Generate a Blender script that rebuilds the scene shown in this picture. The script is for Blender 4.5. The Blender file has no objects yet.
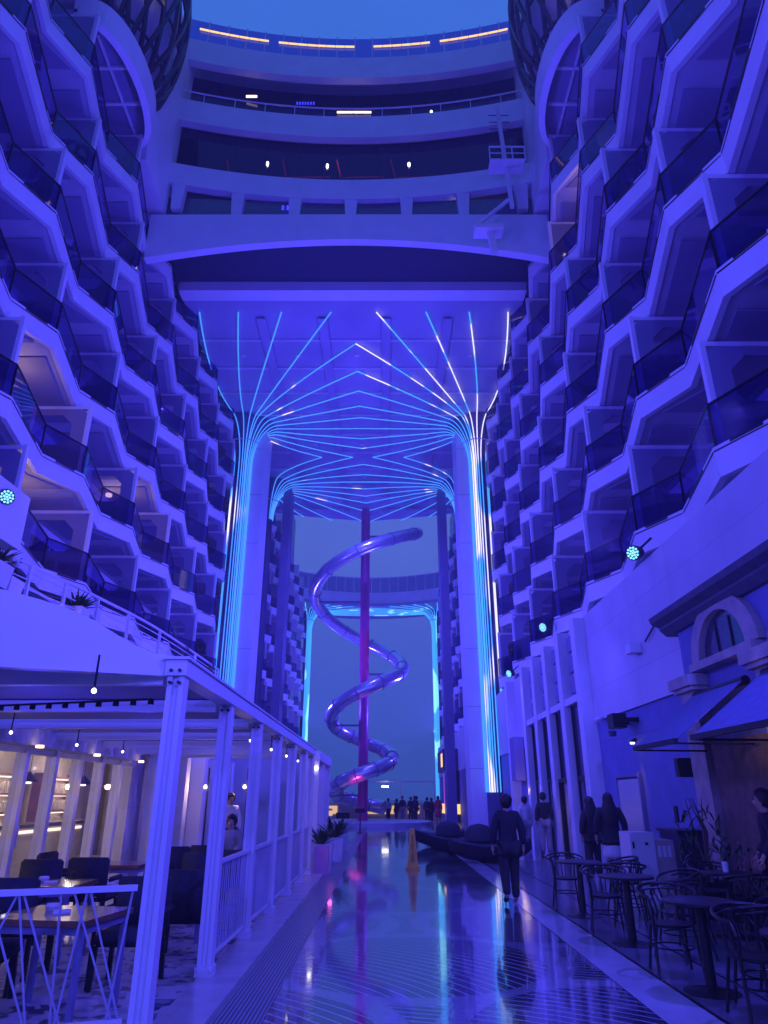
import bpy, bmesh, math, random
from mathutils import Vector, Matrix
R = math.radians
random.seed(7)
sc = bpy.context.scene
col = sc.collection

# ---------------------------------------------------------------- camera, sky, exposure
cd = bpy.data.cameras.new("camera"); cam = bpy.data.objects.new("camera", cd); col.objects.link(cam)
cd.sensor_fit = 'VERTICAL'; cd.sensor_height = 24.0; cd.lens = 690 * 24 / 1024
cd.clip_start = 0.05; cd.clip_end = 3000
cam.location = (0, 0, 1.65); cam.rotation_euler = (R(112.5), 0, 0)
sc.camera = cam
sc.view_settings.view_transform = 'Standard'; sc.view_settings.look = 'None'
sc.view_settings.exposure = 0.15; sc.view_settings.gamma = 1
sc.cycles.max_bounces = 7; sc.cycles.diffuse_bounces = 3; sc.cycles.glossy_bounces = 4
sc.cycles.transparent_max_bounces = 12; sc.cycles.sample_clamp_indirect = 3.0
sc.cycles.caustics_reflective = False; sc.cycles.caustics_refractive = False

w = bpy.data.worlds.new("World"); sc.world = w; w.use_nodes = True
nt = w.node_tree; nt.nodes.clear()
out = nt.nodes.new('ShaderNodeOutputWorld'); bg = nt.nodes.new('ShaderNodeBackground')
sky = nt.nodes.new('ShaderNodeTexSky'); sky.sky_type = 'NISHITA'; sky.sun_disc = False
sky.sun_elevation = R(-3); sky.sun_rotation = R(200)
tc = nt.nodes.new('ShaderNodeTexCoord'); sep = nt.nodes.new('ShaderNodeSeparateXYZ')
nt.links.new(tc.outputs['Generated'], sep.inputs[0])
rp = nt.nodes.new('ShaderNodeValToRGB'); cr = rp.color_ramp
cr.elements[0].position = 0.0; cr.elements[0].color = (.036, .085, .42, 1)
cr.elements[1].position = 1.0; cr.elements[1].color = (.045, .17, .68, 1)
for p, c in ((.14, (.042, .10, .44, 1)), (.33, (.08, .145, .56, 1)), (.8, (.045, .155, .66, 1))):
    e = cr.elements.new(p); e.color = c
nt.links.new(sep.outputs['Z'], rp.inputs[0])
nz = nt.nodes.new('ShaderNodeTexNoise'); nz.inputs['Scale'].default_value = 3; nz.inputs['Detail'].default_value = 3
nt.links.new(tc.outputs['Generated'], nz.inputs['Vector'])
mr = nt.nodes.new('ShaderNodeMapRange'); mr.inputs['To Min'].default_value = .88; mr.inputs['To Max'].default_value = 1.1
nt.links.new(nz.outputs['Fac'], mr.inputs['Value'])
vm = nt.nodes.new('ShaderNodeVectorMath'); vm.operation = 'SCALE'
nt.links.new(rp.outputs[0], vm.inputs[0]); nt.links.new(mr.outputs[0], vm.inputs['Scale'])
ad = nt.nodes.new('ShaderNodeVectorMath'); ad.operation = 'MULTIPLY_ADD'
ad.inputs[1].default_value = (.03, .05, .15)
nt.links.new(sky.outputs[0], ad.inputs[0]); nt.links.new(vm.outputs[0], ad.inputs[2])
nt.links.new(ad.outputs[0], bg.inputs[0]); bg.inputs[1].default_value = .92
nt.links.new(bg.outputs[0], out.inputs[0])

BLUE = (.085, .063, 1.0)
sd = bpy.data.lights.new("dusk_sun", 'SUN'); sd.energy = .03; sd.angle = R(15); sd.color = (.3, .4, 1)
so = bpy.data.objects.new("dusk_sun", sd); col.objects.link(so); so.rotation_euler = (R(50), 0, R(200))

def lamp(kind, loc, energy, color=BLUE, size=.25, aim=None, spot=150, blend=1.0):
    d = bpy.data.lights.new(kind.lower() + "_lamp", kind); d.energy = energy; d.color = color
    d.shadow_soft_size = size
    if kind == 'SPOT': d.spot_size = R(spot); d.spot_blend = blend
    o = bpy.data.objects.new(kind.lower() + "_lamp", d); col.objects.link(o); o.location = loc
    if aim is not None:
        o.rotation_euler = (Vector(aim) - Vector(loc)).to_track_quat('-Z', 'Y').to_euler()
    return o
# blue architectural floodlights on both facades, washing the opposite side
for (y, z) in ((2.5, 7.2), (14.75, 6.9), (24.2, 6.9), (31.5, 6.9), (51, 7.5), (62, 8), (74, 8)):
    e = 4600 if y < 40 else 4800
    lamp('SPOT', (5.35, y, z), e, aim=(-9, y + 1, z + 7))
    lamp('SPOT', (-8.1, y - .4, z + .6), e, aim=(6, y + 1, z + 7))
# floods low under the first balconies, plus overhead fill spots added for the promenade
for (x, y, z, e) in ((5.2, 17, 6.4, 260), (5.2, 28, 6.4, 420), (-8.0, 20, 6.4, 350), (-8, 33, 6.4, 420), (4.9, 8.2, 6.6, 460), (1.5, 3.0, 7.0, 260), (-1.4, 42, 21, 1500), (-1.4, 28, 21.5, 1100), (-1.4, 60, 12, 0)):
    if e: lamp('SPOT', (x, y, z), e * 2.8, aim=(-1.4, y + 2, 0), size=.12)

# fill spots added behind the camera for surfaces facing it, aimed down the promenade
for (x, y, z, e, t) in ((4.9, -7, 6.5, 2500, (-3, 10, 2)), (-7.5, -7, 6.5, 2500, (3, 12, 3)), (4.9, -2, 6.5, 1000, (-2.5, 7, .5)), (-5, -9, 6, 2600, (-1, 22, 26)), (3, -9, 6, 2600, (-1, 22, 26))):
    lamp('SPOT', (x, y, z), e, size=.15, aim=t, spot=110)
# blue fill points added to brighten the pergola roof from below
for y in (7.2, 10.8, 14.5): lamp('POINT', (-3.6, y, 1.9), 15, size=.15)

# ---------------------------------------------------------------- materials
def mat(name, color, rough=.5, metal=0.0, noise=.12, nscale=3.0, bump=0.0, spec=.5, emit=None, es=1.0, alpha=1.0, coat=0.0):
    m = bpy.data.materials.new(name); m.use_nodes = True
    n = m.node_tree; b = n.nodes['Principled BSDF']
    b.inputs['Roughness'].default_value = rough; b.inputs['Metallic'].default_value = metal
    b.inputs['Specular IOR Level'].default_value = spec
    b.inputs['Coat Weight'].default_value = coat
    b.inputs['Alpha'].default_value = alpha
    t = n.nodes.new('ShaderNodeTexCoord'); x = n.nodes.new('ShaderNodeTexNoise')
    x.inputs['Scale'].default_value = nscale; x.inputs['Detail'].default_value = 5
    n.links.new(t.outputs['Object'], x.inputs['Vector'])
    r = n.nodes.new('ShaderNodeValToRGB')
    lo = [max(0, c * (1 - noise)) for c in color]; hi = [min(1, c * (1 + noise)) for c in color]
    r.color_ramp.elements[0].position = .3; r.color_ramp.elements[1].position = .7
    r.color_ramp.elements[0].color = (*lo, 1); r.color_ramp.elements[1].color = (*hi, 1)
    n.links.new(x.outputs['Fac'], r.inputs[0]); n.links.new(r.outputs[0], b.inputs['Base Color'])
    if bump:
        bp = n.nodes.new('ShaderNodeBump'); bp.inputs['Strength'].default_value = bump; bp.inputs['Distance'].default_value = .02
        x2 = n.nodes.new('ShaderNodeTexNoise'); x2.inputs['Scale'].default_value = nscale * 6; x2.inputs['Detail'].default_value = 6
        n.links.new(t.outputs['Object'], x2.inputs['Vector'])
        n.links.new(x2.outputs['Fac'], bp.inputs['Height']); n.links.new(bp.outputs[0], b.inputs['Normal'])
    if emit:
        b.inputs['Emission Color'].default_value = (*emit, 1); b.inputs['Emission Strength'].default_value = es
    return m
def glass(name, tint, mixf, rough=.03):
    m = bpy.data.materials.new(name); m.use_nodes = True
    n = m.node_tree; n.nodes.clear()
    o = n.nodes.new('ShaderNodeOutputMaterial'); mx = n.nodes.new('ShaderNodeMixShader')
    tr = n.nodes.new('ShaderNodeBsdfTransparent'); tr.inputs[0].default_value = (*tint, 1)
    gl = n.nodes.new('ShaderNodeBsdfGlossy'); gl.inputs['Roughness'].default_value = rough; gl.inputs[0].default_value = (.70, .58, .95, 1)
    lw = n.nodes.new('ShaderNodeFresnel'); lw.inputs[0].default_value = 1.5
    mm = n.nodes.new('ShaderNodeMath'); mm.operation = 'ADD'; mm.use_clamp = True; mm.inputs[1].default_value = mixf
    ge = n.nodes.new('ShaderNodeNewGeometry'); iv = n.nodes.new('ShaderNodeMath'); iv.operation = 'SUBTRACT'; iv.inputs[0].default_value = 1.0
    n.links.new(ge.outputs['Backfacing'], iv.inputs[1]); m2 = n.nodes.new('ShaderNodeMath'); m2.operation = 'MULTIPLY'
    n.links.new(lw.outputs[0], mm.inputs[0]); n.links.new(mm.outputs[0], m2.inputs[0]); n.links.new(iv.outputs[0], m2.inputs[1]); n.links.new(m2.outputs[0], mx.inputs[0])
    n.links.new(tr.outputs[0], mx.inputs[1]); n.links.new(gl.outputs[0], mx.inputs[2]); n.links.new(mx.outputs[0], o.inputs[0])
    return m
def emis(name, color, s):
    m = bpy.data.materials.new(name); m.use_nodes = True
    n = m.node_tree; n.nodes.clear()
    o = n.nodes.new('ShaderNodeOutputMaterial'); e = n.nodes.new('ShaderNodeEmission')
    e.inputs[0].default_value = (*color, 1); e.inputs[1].default_value = s
    n.links.new(e.outputs[0], o.inputs[0]); return m

M = dict(
    white=mat('white_paint', (.70, .69, .76), .42, noise=.05, nscale=1.2, bump=.05),
    white2=mat('white_wall_paint', (.58, .57, .64), .6, noise=.08, nscale=.8, bump=.15),
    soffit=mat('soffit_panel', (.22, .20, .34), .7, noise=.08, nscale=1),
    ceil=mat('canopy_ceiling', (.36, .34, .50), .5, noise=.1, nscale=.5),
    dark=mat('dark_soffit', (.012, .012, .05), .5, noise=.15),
    steel=mat('dark_metal', (.03, .03, .035), .4, .6),
    black=mat('black_metal', (.022, .022, .026), .35, .4),
    chrome=mat('polished_tube', (.78, .80, .86), .25, .7, noise=.05),
    red=mat('red_pole_paint', (.62, .05, .28), .3, noise=.05),
    glassd=glass('tinted_glass', (.48, .45, .74), .03),
    glassbr=glass('bridge_glass', (.22, .20, .34), .0),
    curtain=mat('door_curtain', (.42, .38, .36), .8, noise=.2, nscale=6),
    shaft=mat('column_shaft_paint', (.07, .07, .16), .4, noise=.1),
    part=mat('partition_paint', (.40, .39, .50), .6, noise=.08, nscale=1.5),
    glassw=glass('window_glass', (.8, .82, .9), .02),
    glassb=mat('dark_window', (.045, .045, .09), .1, noise=.2, spec=.8),
    fabric=mat('navy_fabric', (.03, .03, .05), .85, noise=.3, nscale=30, bump=.3),
    wood=mat('table_wood', (.22, .10, .05), .22, noise=.35, nscale=6, coat=.5),
    stone=mat('pale_stone', (.42, .38, .34), .75, noise=.2, nscale=4, bump=.5),
    brown=mat('brown_stone', (.16, .11, .09), .8, noise=.3, nscale=5, bump=.4),
    bluewall=mat('blue_plaster', (.16, .19, .42), .7, noise=.12, nscale=2, bump=.3),
    slate=mat('slate_cornice', (.08, .085, .12), .6, noise=.2, nscale=5, bump=.2),
    awn=mat('awning_fabric', (.10, .12, .26), .8, noise=.15, nscale=10, bump=.2),
    leaf=mat('leaf_green', (.04, .08, .03), .6, noise=.4, nscale=8),
    yellow=mat('caution_yellow', (.75, .45, .06), .5, noise=.06),
    ink=mat('black_ink', (.01, .01, .01), .6),
    skin=mat('skin', (.45, .28, .2), .6, noise=.06),
    hair=mat('dark_hair', (.012, .009, .008), .5, noise=.3, nscale=20, bump=.4),
    navy=mat('navy_cloth', (.018, .018, .03), .85, noise=.25, nscale=8, bump=.4),
    charcoal=mat('charcoal_cloth', (.03, .028, .03), .85, noise=.25, nscale=8, bump=.4),
    greyc=mat('grey_cloth', (.30, .30, .33), .85, noise=.15, nscale=8, bump=.4),
    whitec=mat('white_cloth', (.65, .65, .66), .85, noise=.1, nscale=8, bump=.4),
    redc=mat('red_cloth', (.6, .05, .06), .85, noise=.1, nscale=8, bump=.4),
    tan=mat('tan_cloth', (.45, .3, .2), .85, noise=.1, nscale=8, bump=.4),
    pinkp=mat('pink_planter', (.45, .28, .5), .4),
    kitchen=mat('warm_interior_wall', (.50, .45, .40), .7, noise=.15, nscale=2),
    counter=mat('dark_counter', (.05, .045, .05), .3),
    led=emis('blue_led', (.05, .24, 1.0), 1.0),
    ledw=emis('white_led', (.72, .70, 1.0), 1.5),
    warm=emis('warm_lamp', (1.0, .70, .42), 3.0),
    warmsoft=emis('warm_shelf_light', (1.0, .62, .34), .75),
    yellowglow=emis('warm_yellow_glow', (1.0, .62, .22), 1.3),  # glow colour shared by the balustrade reflection and the far kiosk
    bulb=emis('bulb', (1, .93, .85), 6.0),
    cyan=emis('cyan_flood_lens', (.22, .68, 1.0), 1.8),
    redled=emis('red_cove_led', (.8, .05, .10), 1.2),
    neonb=emis('blue_neon', (.05, .05, 1.0), 1.2),
    neonp=emis('pink_neon', (1.0, .12, .75), 1.2),
)
# shiny deck with scallop inlay
def floor_mat():
    m = bpy.data.materials.new('wet_deck_tiles'); m.use_nodes = True
    n = m.node_tree; N = n.nodes.new; L = n.links.new; b = n.nodes['Principled BSDF']
    t = N('ShaderNodeTexCoord'); sp = N('ShaderNodeSeparateXYZ'); L(t.outputs['Object'], sp.inputs[0])
    def mth(op, a, c=None, d=None):
        k = N('ShaderNodeMath'); k.operation = op
        for i, v in enumerate((a, c, d)):
            if v is None: continue
            if isinstance(v, (int, float)): k.inputs[i].default_value = v
            else: L(v, k.inputs[i])
        return k.outputs[0]
    X, Y = sp.outputs['X'], sp.outputs['Y']
    def dist(ox, oy, px, py):
        a = mth('SUBTRACT', mth('FRACT', mth('DIVIDE', mth('ADD', X, ox), px)), .5)
        c = mth('SUBTRACT', mth('FRACT', mth('DIVIDE', mth('ADD', Y, oy), py)), .5)
        a = mth('MULTIPLY', a, px); c = mth('MULTIPLY', c, py)
        return mth('SQRT', mth('ADD', mth('MULTIPLY', a, a), mth('MULTIPLY', c, c)))
    d1 = dist(3.3, 1.2, 3.6, 5.0); d2 = dist(5.1, 3.7, 3.6, 5.0)
    d = mth('MINIMUM', d1, d2)
    def off(ox, oy):
        a = mth('SUBTRACT', mth('MULTIPLY', mth('FRACT', mth('DIVIDE', mth('ADD', X, ox), 3.6)), 3.6), -1.0); c = mth('SUBTRACT', mth('MULTIPLY', mth('FRACT', mth('DIVIDE', mth('ADD', Y, oy), 5.0)), 5.0), -.4)
        return mth('SQRT', mth('ADD', mth('MULTIPLY', a, a), mth('MULTIPLY', c, c)))
    pick = mth('LESS_THAN', d1, d2)
    dd = mth('ADD', mth('MULTIPLY', off(3.3, 1.2), pick), mth('MULTIPLY', off(5.1, 3.7), mth('SUBTRACT', 1, pick)))
    rings = mth('LESS_THAN', mth('FRACT', mth('MULTIPLY', dd, 7.5)), .16)
    inner = mth('LESS_THAN', d, 1.45)
    diag = mth('LESS_THAN', mth('FRACT', mth('MULTIPLY', mth('ADD', Y, mth('MULTIPLY', X, .3)), 8.5)), .22)
    band = mth('MULTIPLY', mth('GREATER_THAN', d, 1.45), mth('LESS_THAN', d, 1.72))
    outer = mth('GREATER_THAN', d, 1.72)
    lines = mth('ADD', mth('MULTIPLY', rings, inner), mth('MULTIPLY', diag, outer))
    nz = N('ShaderNodeTexNoise'); nz.inputs['Scale'].default_value = 1.3; nz.inputs['Detail'].default_value = 6; L(t.outputs['Object'], nz.inputs['Vector'])
    mx = N('ShaderNodeMixRGB'); mx.inputs[1].default_value = (.035, .038, .08, 1); mx.inputs[2].default_value = (.72, .70, .80, 1)
    L(mth('ADD', mth('MULTIPLY', lines, .62), mth('MULTIPLY', band, .36)), mx.inputs[0])
    L(mx.outputs[0], b.inputs['Base Color'])
    rr = N('ShaderNodeMapRange'); rr.inputs['From Min'].default_value = .3; rr.inputs['From Max'].default_value = .75
    rr.inputs['To Min'].default_value = .05; rr.inputs['To Max'].default_value = .2; L(nz.outputs['Fac'], rr.inputs['Value'])
    L(mth('ADD', rr.outputs[0], mth('MULTIPLY', lines, .05)), b.inputs['Roughness'])
    b.inputs['Specular IOR Level'].default_value = .9; b.inputs['Coat Weight'].default_value = .85; b.inputs['Coat Roughness'].default_value = .05
    bp = N('ShaderNodeBump'); bp.inputs['Strength'].default_value = .4; bp.inputs['Distance'].default_value = .008
    n2 = N('ShaderNodeTexNoise'); n2.inputs['Scale'].default_value = 9; n2.inputs['Detail'].default_value = 3; L(t.outputs['Object'], n2.inputs['Vector'])
    L(mth('SUBTRACT', n2.outputs['Fac'], mth('MULTIPLY', lines, .25)), bp.inputs['Height']); L(bp.outputs[0], b.inputs['Normal'])
    return m
def stripes_mat(name, c1, c2, axis, freq, duty, rough, rough_noise=.05):
    m = bpy.data.materials.new(name); m.use_nodes = True
    n = m.node_tree; N = n.nodes.new; L = n.links.new; b = n.nodes['Principled BSDF']
    t = N('ShaderNodeTexCoord'); sp = N('ShaderNodeSeparateXYZ'); L(t.outputs['Object'], sp.inputs[0])
    a = N('ShaderNodeMath'); a.operation = 'MULTIPLY'; a.inputs[1].default_value = freq; L(sp.outputs[axis], a.inputs[0])
    f = N('ShaderNodeMath'); f.operation = 'FRACT'; L(a.outputs[0], f.inputs[0])
    l = N('ShaderNodeMath'); l.operation = 'LESS_THAN'; l.inputs[1].default_value = duty; L(f.outputs[0], l.inputs[0])
    mx = N('ShaderNodeMixRGB'); mx.inputs[1].default_value = (*c1, 1); mx.inputs[2].default_value = (*c2, 1)
    L(l.outputs[0], mx.inputs[0]); L(mx.outputs[0], b.inputs['Base Color']); b.inputs['Roughness'].default_value = rough
    return m
def mosaic_mat():
    m = bpy.data.materials.new('mosaic_tiles'); m.use_nodes = True
    n = m.node_tree; N = n.nodes.new; L = n.links.new; b = n.nodes['Principled BSDF']
    t = N('ShaderNodeTexCoord'); v = N('ShaderNodeTexVoronoi'); v.inputs['Scale'].default_value = 9
    L(t.outputs['Object'], v.inputs['Vector'])
    w2 = N('ShaderNodeTexChecker'); w2.inputs['Scale'].default_value = 2.2; L(t.outputs['Object'], w2.inputs['Vector'])
    r = N('ShaderNodeValToRGB'); r.color_ramp.elements[0].color = (.05, .06, .12, 1); r.color_ramp.elements[1].color = (.5, .5, .52, 1)
    r.color_ramp.elements[0].position = .3; r.color_ramp.elements[1].position = .6
    ad = N('ShaderNodeMath'); ad.operation = 'MULTIPLY_ADD'; ad.inputs[1].default_value = .35
    sx = N('ShaderNodeSeparateColor'); L(v.outputs['Color'], sx.inputs[0])
    L(w2.outputs['Fac'], ad.inputs[0]); L(sx.outputs[0], ad.inputs[2]); L(ad.outputs[0], r.inputs[0])
    L(r.outputs[0], b.inputs['Base Color']); b.inputs['Roughness'].default_value = .3
    return m
def led_mix(name, thr, sc_, c0, c1):
    m = emis(name, c0, 1.45); n = m.node_tree; e = [x for x in n.nodes if x.type == 'EMISSION'][0]
    g = n.nodes.new('ShaderNodeNewGeometry'); x = n.nodes.new('ShaderNodeTexNoise'); x.inputs['Scale'].default_value = sc_; x.inputs['Detail'].default_value = 1
    r = n.nodes.new('ShaderNodeValToRGB'); r.color_ramp.elements[0].position = thr; r.color_ramp.elements[1].position = thr + .04
    r.color_ramp.elements[0].color = (*c0, 1); r.color_ramp.elements[1].color = (*c1, 1)
    mp = n.nodes.new('ShaderNodeMapping'); mp.inputs['Scale'].default_value = (1, 1, .3); n.links.new(g.outputs['Position'], mp.inputs['Vector']); n.links.new(mp.outputs[0], x.inputs['Vector']); n.links.new(x.outputs['Fac'], r.inputs[0]); n.links.new(r.outputs[0], e.inputs[0]); return m
M['led'] = led_mix('blue_led_run', .66, .45, (.05, .24, 1.0), (.75, .72, 1.0))
M['ledw'] = led_mix('white_led_run', .50, .55, (.05, .30, 1.0), (.70, .68, 1.0))
M['ledg'] = led_mix('teal_led_run', .60, .8, (.04, .30, .9), (.22, .72, .92))
def seams(m, sx, sy, k=.8):
    n = m.node_tree; b = n.nodes['Principled BSDF']; t = n.nodes.new('ShaderNodeTexCoord'); sp = n.nodes.new('ShaderNodeSeparateXYZ'); cb = n.nodes.new('ShaderNodeCombineXYZ')
    ad_ = n.nodes.new('ShaderNodeMath'); ad_.operation = 'ADD'
    n.links.new(t.outputs['Object'], sp.inputs[0]); n.links.new(sp.outputs['X'], ad_.inputs[0]); n.links.new(sp.outputs['Y'], ad_.inputs[1])
    n.links.new(ad_.outputs[0], cb.inputs[0]); n.links.new(sp.outputs['Z'], cb.inputs[1])
    br_ = n.nodes.new('ShaderNodeTexBrick'); br_.offset = .0; br_.inputs['Scale'].default_value = 1; br_.inputs['Mortar Size'].default_value = .012
    br_.inputs['Brick Width'].default_value = sx; br_.inputs['Row Height'].default_value = sy; br_.inputs['Color1'].default_value = (1, 1, 1, 1); br_.inputs['Color2'].default_value = (.93, .93, .94, 1); br_.inputs['Mortar'].default_value = (k, k, k, 1)
    n.links.new(cb.outputs[0], br_.inputs['Vector'])
    l = b.inputs['Base Color'].links[0]; src = l.from_socket; mx = n.nodes.new('ShaderNodeMixRGB'); mx.blend_type = 'MULTIPLY'; mx.inputs[0].default_value = 1
    n.links.new(src, mx.inputs[1]); n.links.new(br_.outputs['Color'], mx.inputs[2]); n.links.new(mx.outputs[0], b.inputs['Base Color'])
seams(M['white2'], 2.4, 1.45, .82); seams(M['bluewall'], 2.4, 3.0, .7)
M['floor'] = floor_mat()
M['grate'] = stripes_mat('drain_grate', (.35, .35, .37), (.05, .05, .06), 'X', 28, .5, .3)
M['mosaic'] = mosaic_mat()
M['kerb'] = mat('pale_kerb_stone', (.5, .46, .46), .22, noise=.12, nscale=3, bump=.1)
M['band'] = mat('pale_deck_band', (.42, .42, .48), .16, noise=.15, nscale=1.5)
M['terr'] = mat('cafe_deck', (.14, .14, .19), .2, noise=.25, nscale=1.5)
M['sea'] = mat('sea_water', (.01, .02, .05), .15, bump=.5)

# ---------------------------------------------------------------- mesh helpers
class MB:
    def __init__(s): s.v = []; s.f = []
    def add(s, vs, fs):
        k = len(s.v); s.v += [tuple(p) for p in vs]; s.f += [tuple(i + k for i in f) for f in fs]; return s
    def box(s, x0, x1, y0, y1, z0, z1, mtx=None):
        vs = [Vector((x, y, z)) for z in (z0, z1) for x, y in ((x0, y0), (x1, y0), (x1, y1), (x0, y1))]
        if mtx is not None: vs = [mtx @ p for p in vs]
        return s.add(vs, [(3, 2, 1, 0), (4, 5, 6, 7), (0, 1, 5, 4), (1, 2, 6, 5), (2, 3, 7, 6), (3, 0, 4, 7)])
    def bar(s, a, b, w, h=None, up=(0, 0, 1)):
        a = Vector(a); b = Vector(b); h = h or w; d = b - a; L = d.length
        if L < 1e-6: return s
        d.normalize(); u = Vector(up)
        if abs(d.dot(u)) > .99: u = Vector((0, 1, 0))
        r = d.cross(u).normalized(); u = r.cross(d)
        vs = [p + r * i * w / 2 + u * j * h / 2 for p in (a, b) for i, j in ((-1, -1), (1, -1), (1, 1), (-1, 1))]
        return s.add(vs, [(3, 2, 1, 0), (4, 5, 6, 7), (0, 1, 5, 4), (1, 2, 6, 5), (2, 3, 7, 6), (3, 0, 4, 7)])
    def tube(s, pts, r, n=8, closed=False, caps=True):
        pts = [Vector(p) for p in pts]; rs = r if isinstance(r, (list, tuple)) else [r] * len(pts)
        m = len(pts); rings = []; prev = None
        for i, p in enumerate(pts):
            if closed: d = pts[(i + 1) % m] - pts[i - 1]
            else: d = pts[min(i + 1, m - 1)] - pts[max(i - 1, 0)]
            if d.length < 1e-9: d = Vector((0, 0, 1))
            d.normalize()
            if prev is None:
                u = Vector((0, 0, 1)) if abs(d.z) < .95 else Vector((1, 0, 0))
            else: u = prev
            a = (u - d * u.dot(d))
            if a.length < 1e-4: a = d.orthogonal()
            a.normalize(); b = d.cross(a); prev = a
            rings.append([p + (a * math.cos(2 * math.pi * k / n) + b * math.sin(2 * math.pi * k / n)) * rs[i] for k in range(n)])
        vs = [q for g in rings for q in g]; fs = []
        for i in range(m if closed else m - 1):
            j = (i + 1) % m
            for k in range(n):
                fs.append((i * n + k, i * n + (k + 1) % n, j * n + (k + 1) % n, j * n + k))
        if caps and not closed:
            fs.append(tuple(range(n - 1, -1, -1))); fs.append(tuple((m - 1) * n + k for k in range(n)))
        return s.add(vs, fs)
    def lathe(s, prof, c=(0, 0, 0), n=20):
        c = Vector(c); vs = []; fs = []
        for (r, z) in prof:
            for k in range(n):
                a = 2 * math.pi * k / n; vs.append(c + Vector((r * math.cos(a), r * math.sin(a), z)))
        for i in range(len(prof) - 1):
            for k in range(n):
                fs.append((i * n + k, i * n + (k + 1) % n, (i + 1) * n + (k + 1) % n, (i + 1) * n + k))
        fs.append(tuple(range(n - 1, -1, -1))); fs.append(tuple((len(prof) - 1) * n + k for k in range(n)))
        return s.add(vs, fs)
    def prism(s, poly, z0, z1, f=None):      # poly in plane, f maps (a,b,c)->world
        f = f or (lambda a, b, c: (a, b, c)); n = len(poly)
        vs = [f(a, b, z0) for a, b in poly] + [f(a, b, z1) for a, b in poly]
        fs = [tuple(range(n - 1, -1, -1)), tuple(range(n, 2 * n))] + [(i, (i + 1) % n, n + (i + 1) % n, n + i) for i in range(n)]
        return s.add(vs, fs)
    def loop(s, outer, inner, z0, z1, f):    # plate with a hole, same vertex count
        n = len(outer)
        vs = [f(a, b, z) for z in (z0, z1) for a, b in outer] + [f(a, b, z) for z in (z0, z1) for a, b in inner]
        fs = []
        for i in range(n):
            j = (i + 1) % n
            fs += [(i, j, n + j, n + i), (2 * n + j, 2 * n + i, 3 * n + i, 3 * n + j), (i, 2 * n + i, 2 * n + j, j), (n + i, n + j, 3 * n + j, 3 * n + i)]
        return s.add(vs, fs)
    def mesh(s, name, m, smooth=False):
        me = bpy.data.meshes.new(name); me.from_pydata(s.v, [], s.f); me.validate()
        bm = bmesh.new(); bm.from_mesh(me); bmesh.ops.recalc_face_normals(bm, faces=bm.faces); bm.to_mesh(me); bm.free()
        if smooth:
            for p in me.polygons: p.use_smooth = True
            try: me.set_sharp_from_angle(angle=R(40))
            except Exception: pass
        me.materials.append(M[m] if isinstance(m, str) else m); return me
    def build(s, name, m, parent=None, smooth=False, loc=None):
        o = bpy.data.objects.new(name, s.mesh(name, m, smooth)); col.objects.link(o)
        if parent is not None: o.parent = parent
        if loc is not None: o.location = loc
        return o
def tag(o, label=None, cat=None, group=None, kind=None):
    if label: o['label'] = label
    if cat: o['category'] = cat
    if group: o['group'] = group
    if kind: o['kind'] = kind
    return o
def empty(name, loc=(0, 0, 0), rz=0, label=None, cat=None, group=None):
    o = bpy.data.objects.new(name, None); col.objects.link(o); o.location = loc; o.rotation_euler = (0, 0, rz)
    o.empty_display_size = .2
    return tag(o, label, cat, group)
def kids(o): return [c for c in bpy.data.objects if c.parent == o]
def copy_tree(o, parent=None):
    c = o.copy(); col.objects.link(c)
    if parent is not None: c.parent = parent
    for ch in kids(o): copy_tree(ch, c)
    return c
def wipe(o):
    for ch in kids(o): wipe(ch)
    bpy.data.objects.remove(o)

XC = -1.4                       # centre line of the promenade
def side_x(s, d): return XC + s * d   # s=-1 left, +1 right; d distance from centre line

# ---------------------------------------------------------------- haze (night mist lit by the floodlights)
hz = MB().box(-32, 32, -32, 105, -7, 42).build('haze', 'ink'); hz['kind'] = 'stuff'
hm = bpy.data.materials.new('haze_air'); hm.use_nodes = True; hm.node_tree.nodes.clear()
ho = hm.node_tree.nodes.new('ShaderNodeOutputMaterial'); hv = hm.node_tree.nodes.new('ShaderNodeVolumePrincipled')
hv.inputs['Color'].default_value = (.9, .9, .95, 1); hv.inputs['Density'].default_value = .0023; hv.inputs['Anisotropy'].default_value = .0
hm.node_tree.links.new(hv.outputs[0], ho.inputs['Volume']); hz.data.materials[0] = hm
sc.cycles.volume_bounces = 0

# ---------------------------------------------------------------- ground
def sheet(name, x0, x1, y0, y1, z, m, **k):
    b = MB(); b.add([(x0, y0, z), (x1, y0, z), (x1, y1, z), (x0, y1, z)], [(0, 1, 2, 3)]); o = b.build(name, m); tag(o, kind='structure', **k); return o
sheet('sea', -1500, 1500, -600, 2400, -6, 'sea')
MB().box(-30, 30, -30, 100, -5, 0).build('promenade_deck', 'floor')['kind'] = 'structure'
MB().box(-1.79, -1.38, -3, 24, 0, .05).build('pale_kerb', 'kerb')['kind'] = 'structure'
sheet('drain_grate', -1.37, -.97, -3, 60, .006, 'grate')
sheet('pale_band', 2.24, 2.69, -3, 60, .005, 'band')
sheet('cafe_pavement', 2.72, 5.78, -3, 22, .006, 'terr')
sheet('mosaic_floor', -9.5, -1.80, -3, 24, .008, 'mosaic')
for x in (2.70, 3.35):
    sheet('floor_joint', x, x + .025, -3, 40, .011, 'black')

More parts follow.
